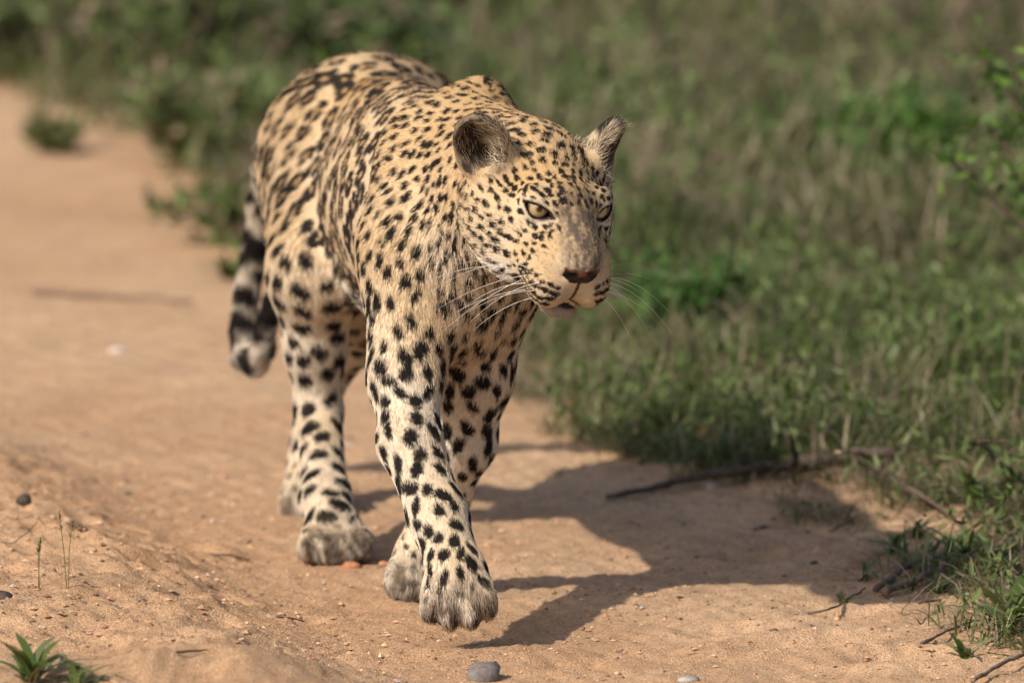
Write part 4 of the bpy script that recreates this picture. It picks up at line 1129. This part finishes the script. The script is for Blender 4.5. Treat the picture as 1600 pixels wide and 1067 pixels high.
# upright dead stems
stick('dead_stem', [(1528, 690, .0), (1530, 690, .05), (1540, 690, .11), (1547, 690, .165), (1545, 690, .175)], .0034, .0012, (.12, .075, .050), 'upright dead brown stem forking at its top near the right edge', 'stem',
      twigs=(([(1545, 690, .165), (1560, 690, .166), (1578, 690, .168)], .0012, .0006), ([(1546, 690, .168), (1538, 690, .178), (1532, 690, .188)], .0010, .0005), ([(1530, 690, .045), (1550, 690, .06), (1580, 690, .066)], .0016, .0008), ([(1530, 690, .03), (1518, 690, .07), (1516, 690, .09)], .0014, .0008)), wig=.001)
stick('dead_stem', [(1352, 706, .0), (1338, 706, .05), (1318, 706, .095), (1306, 706, .098)], .0028, .0020, (.30, .22, .15), 'pale broken dry stalk leaning left above the sagging stem', 'stem', wig=.001)
stick('dead_stem', [(1262, 560, .0), (1245, 560, .05), (1230, 560, .11), (1222, 560, .12)], .0030, .0018, (.17, .115, .08), 'brown dead stem in the verge left of the pale broken stalk', 'stem', wig=.001, twigs=(([(1226, 560, .115), (1260, 560, .10), (1300, 560, .075)], .002, .0012),))
stick('dead_stem', [(1566, 858, 0), (1560, 858, .06), (1556, 858, .12)], .0020, .0008, (.24, .17, .11), 'thin upright straw beside the big leafy weed', 'stem', wig=.001)
stick('dead_stem', [(1590, 880, 0), (1594, 880, .07), (1590, 880, .13)], .0020, .0008, (.22, .16, .11), 'thin dry straw standing at the right edge', 'stem', wig=.001)

# --- single weeds: broad pointed leaves from one root
def weed(u, v, n, L, wid, label, cat='weed', cols=(G1, G2, G3), spread=(0.1, 1.1), stem=0.0, name='leafy_weed', group=None, dry=4, lift=0.0):
    g_ = G(u, v)
    for _ in range(2): g_ = G(u, v, float(gh(g_[0], g_[1])))
    z = float(gh(g_[0], g_[1]))
    root = link(name, None); root.location = (g_[0], g_[1], z)
    tag(root, label, cat, group)
    for k in range(n):
        az = RNG.uniform(0, 6.28); Lk = L * RNG.uniform(.55, 1.15)
        h = RNG.random() * stem
        r_ = np.array([[RNG.normal() * .004, RNG.normal() * .004, h]])
        c = pick(1, cols, [1] * len(cols))
        V, C, q, t_ = blades(r_, np.array([Lk]), np.array([wid * RNG.uniform(.7, 1.2)]), np.array([az]), np.array([RNG.uniform(*spread)]), np.array([RNG.uniform(.1, .9)]), c, seg=5)
        # fold along the midrib: a blade with a raised middle
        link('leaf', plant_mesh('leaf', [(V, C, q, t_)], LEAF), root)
    if dry:
        n_ = dry
        V = blades(np.column_stack([RNG.normal(0, .008, n_), RNG.normal(0, .008, n_), np.zeros(n_)]), RNG.uniform(.4, .9, n_) * L, np.full(n_, .002), RNG.uniform(0, 6.28, n_), RNG.uniform(.6, 1.6, n_), RNG.uniform(0, .5, n_), pick(n_, [D1, D2], [1, 1]))
        link('dry_leaves', plant_mesh('dry_leaves', [V], DRY), root)
    if stem:
        v_, f_ = tube([(0, 0, -.003), (0.001, .001, stem * .5), (0, 0, stem)], [.0016, .0014, .0008], 5)
        link('stem', mesh_np('stem', v_, f_, GRASS, True, np.repeat(V3(.10, .12, .04)[None], len(v_), 0)), root)
    return root
weed(1572, 992, 19, .080, .0135, 'big leafy weed with broad bright leaves at the lower right', stem=.02)
weed(1512, 1030, 11, .042, .0075, 'small green sprig on the sand below the big leafy weed')
weed(1500, 882, 20, .062, .0110, 'leafy weed growing over the crossed sticks', stem=.015)
weed(1555, 900, 14, .060, .0105, 'weed between the crossing stick and the big leafy weed')
weed(1432, 892, 13, .052, .0095, 'pale green weed where the two sticks come together', cols=(G2, G3, V3(.20, .23, .10)))
weed(1398, 868, 12, .050, .0070, 'dark grassy tuft left of the crossed sticks', cols=(G1, G2), spread=(.2, .8))
weed(1318, 944, 5, .026, .008, 'tiny sprig with one green leaf on the sand, left of the sticks', cols=(G2, D1), dry=3)
weed(1520, 795, 16, .062, .013, 'bright leafy weed at the foot of the dead forked stem', stem=.04)
weed(1582, 800, 11, .055, .010, 'leafy weed at the right edge beside the forked stem', stem=.03)
weed(1455, 800, 8, .045, .006, 'thin grass tuft at the end of the sagging stem', spread=(.1, .7))
weed(1550, 700, 7, .085, .010, 'tall bright grass plant behind the dead forked stem', spread=(.0, .5), stem=.05)
weed(45, 1064, 22, .075, .0110, 'leafy green tuft in the bottom left corner', dry=14)
weed(118, 1064, 14, .046, .007, 'small tuft of grass right of the bottom left tuft', dry=14)
weed(875, 742, 4, .022, .004, 'tiny green sprout on the sand behind the forelegs', dry=0)
weed(1348, 908, 9, .040, .007, 'sprawling weed at the left tip of the crossed sticks', spread=(.5, 1.4))
weed(1472, 928, 10, .042, .008, 'low weed on the sand below the longer forked stick', spread=(.4, 1.4))
weed(1432, 832, 12, .050, .008, 'spreading weed above the dark grassy tuft on the sand', spread=(.3, 1.3))
weed(1335, 752, 13, .055, .006, 'grass tuft just right of the end of the fallen branch', spread=(.1, .9))
weed(1180, 716, 14, .055, .006, 'grass tuft growing behind the middle of the fallen branch', spread=(.1, .9))
weed(1040, 706, 12, .050, .006, 'grass tuft spilling onto the sand behind the thin end of the fallen branch', spread=(.1, 1.0))
weed(1072, 822, 5, .018, .003, 'tiny green seedling in the middle of the leopard\'s shadow', dry=0)
weed(358, 436, 26, .075, .010, 'small green tuft on the track edge left of the tail', spread=(.3, 1.3))
def seed_stalk(u, v, hh, label, n=2):
    g_ = G(u, v); z = float(gh(g_[0], g_[1])); root = link('seed_stalk', None); root.location = (g_[0], g_[1], z); tag(root, label, 'grass stalk')
    for k in range(n):
        lx = RNG.uniform(-.012, .012)
        pts = [(0.002 * k, 0, -.002), (lx * .4, .004, hh * .5), (lx, .006, hh * (1 - .12 * k))]
        v_, f_ = tube(pts, [.0007, .0006, .0004], 4)
        link('stem', mesh_np('stem', v_, f_, GRASS, True, np.repeat(V3(.22, .20, .09)[None], len(v_), 0)), root)
        m_ = 12; t = RNG.uniform(.72, 1.0, m_)
        r_ = np.column_stack([lx * t, np.full(m_, .005), hh * (1 - .12 * k) * t])
        link('seed_head', plant_mesh('seed_head', [leaves(r_, np.full(m_, .006), np.full(m_, .0022), RNG.uniform(0, 6.28, m_), RNG.uniform(.6, 1.3, m_), np.full(m_, .5), pick(m_, [V3(.20, .19, .08), D2], [2, 1]))], GRASS), root)
seed_stalk(105, 1000, .095, 'thin green seed stalk on the bank above the bottom left tuft')
seed_stalk(60, 1000, .06, 'short pale seed stalk at the lower left edge')

# --- shrub branches reaching in from the right, and blurred clumps behind
def leafy_shrub(base, n_br, reach, hgt, nleaf, L, cols, label, cat='shrub', name='shrub', lean=(0, 0), seed=1, group=None, stemcol=(.10, .07, .05), wid=.55, up=.6):
    rs = np.random.default_rng(seed)
    root = link(name, None); root.location = base; tag(root, label, cat, group)
    tips = []
    for k in range(n_br):
        az = rs.uniform(0, 6.28); out = rs.uniform(.25, 1) * reach; hh = hgt * rs.uniform(.45, 1)
        mid = np.array([math.cos(az) * out * .35 + lean[0] * .4, math.sin(az) * out * .35 + lean[1] * .4, hh * .6])
        end = np.array([math.cos(az) * out + lean[0], math.sin(az) * out + lean[1], hh])
        t = np.linspace(0, 1, 8)[:, None]
        c = 2 * t * (1 - t) * mid + t * t * end
        c[1:] += rs.normal(size=(7, 3)) * reach * .02
        v_, f_ = tube(c, np.linspace(.010, .002, 8) * (hgt / .6), 5)
        link('branch', mesh_np('branch', v_, f_, BARK, True, np.repeat(np.array(stemcol)[None], len(v_), 0)), root)
        tips.append(c)
    tips = np.array(tips)
    bi = rs.integers(0, n_br, nleaf); tt_ = rs.random(nleaf) ** up * 6.99; i0 = tt_.astype(int); fr = (tt_ - i0)[:, None]
    r_ = tips[bi, i0] * (1 - fr) + tips[bi, np.minimum(i0 + 1, 7)] * fr + rs.normal(size=(nleaf, 3)) * reach * .09
    r_[:, 2] = np.abs(r_[:, 2])
    Ls = rs.uniform(.6, 1.2, nleaf) * L
    lv = leaves(r_, Ls, Ls * wid, rs.uniform(0, 6.28, nleaf), rs.normal(.1, .6, nleaf), rs.uniform(.2, 1, nleaf), pick(nleaf, cols, [1] * len(cols), .2), rs.normal(0, .5, nleaf))
    o = link('foliage', plant_mesh('foliage', [lv], LEAF), root); o['kind'] = 'stuff'
    return root
def gpos(u, v):
    g_ = G(u, v); return (g_[0], g_[1], float(gh(g_[0], g_[1])))
def gat(x, y): return (x, y, float(gh(x, y)[0]))
leafy_shrub(gat(0.90, 2.2), 20, .25, .50, 1700, .024, (V3(.040, .075, .018), V3(.065, .115, .025), V3(.095, .155, .035)), 'dark green shrub standing at the right edge of the verge', seed=3)
leafy_shrub(gat(0.93, 1.75), 10, .16, .68, 420, .030, (V3(.13, .22, .04), V3(.18, .28, .06), V3(.08, .14, .03)), 'taller shrub reaching bright leafy shoots in from the upper right', lean=(-.15, -.03), seed=5, up=.25)
leafy_shrub(gpos(560, 205), 14, .30, .28, 1200, .05, (V3(.09, .13, .045), V3(.12, .165, .06), D1), 'dark green bush blurred behind the leopard\'s rump', 'bush', 'blurred_bush', seed=7)
leafy_shrub(gpos(335, 265), 14, .20, .18, 900, .045, (V3(.11, .16, .045), V3(.14, .19, .06), D1), 'bright green bush blurred at the track edge, left of the leopard\'s back', 'bush', 'blurred_bush', seed=9)
leafy_shrub(gpos(370, 385), 12, .17, .15, 800, .035, (V3(.07, .14, .03), V3(.10, .17, .04), D1), 'low bush blurred just left of the leopard\'s thigh', 'bush', 'blurred_bush', seed=11)
leafy_shrub(gpos(240, 140), 14, .30, .22, 1000, .06, (V3(.10, .135, .045), V3(.13, .16, .06), D1), 'green bush blurred in the upper left background', 'bush', 'blurred_bush', seed=13)
leafy_shrub(gpos(92, 238), 10, .085, .075, 420, .028, (V3(.08, .13, .03), V3(.12, .16, .05), D1), 'lone grassy clump blurred on the far track at the left', 'clump', 'blurred_clump', seed=15)
leafy_shrub(gpos(20, 120), 12, .25, .18, 800, .05, (V3(.10, .15, .05), V3(.13, .17, .06), D1), 'green bush blurred at the far left edge', 'bush', 'blurred_bush', seed=17)
leafy_shrub(gpos(700, 90), 12, .30, .30, 800, .06, (V3(.06, .11, .03), V3(.09, .14, .04), D1), 'dull green bush blurred above the leopard\'s shoulders', 'bush', 'blurred_bush', seed=19)
leafy_shrub(gpos(1440, 330), 12, .24, .16, 900, .035, (V3(.06, .13, .025), V3(.09, .17, .03)), 'low green bush in front of the dark shrub at the right', 'bush', 'blurred_bush', seed=21)
leafy_shrub(gpos(1060, 560), 12, .17, .12, 700, .028, (V3(.05, .11, .022), V3(.08, .15, .03)), 'green clump of weeds in the verge right of the muzzle', 'clump', 'weed_clump', seed=23)
print('plants', round(time.time() - T0, 1))
print('script', round(time.time() - T0, 1))
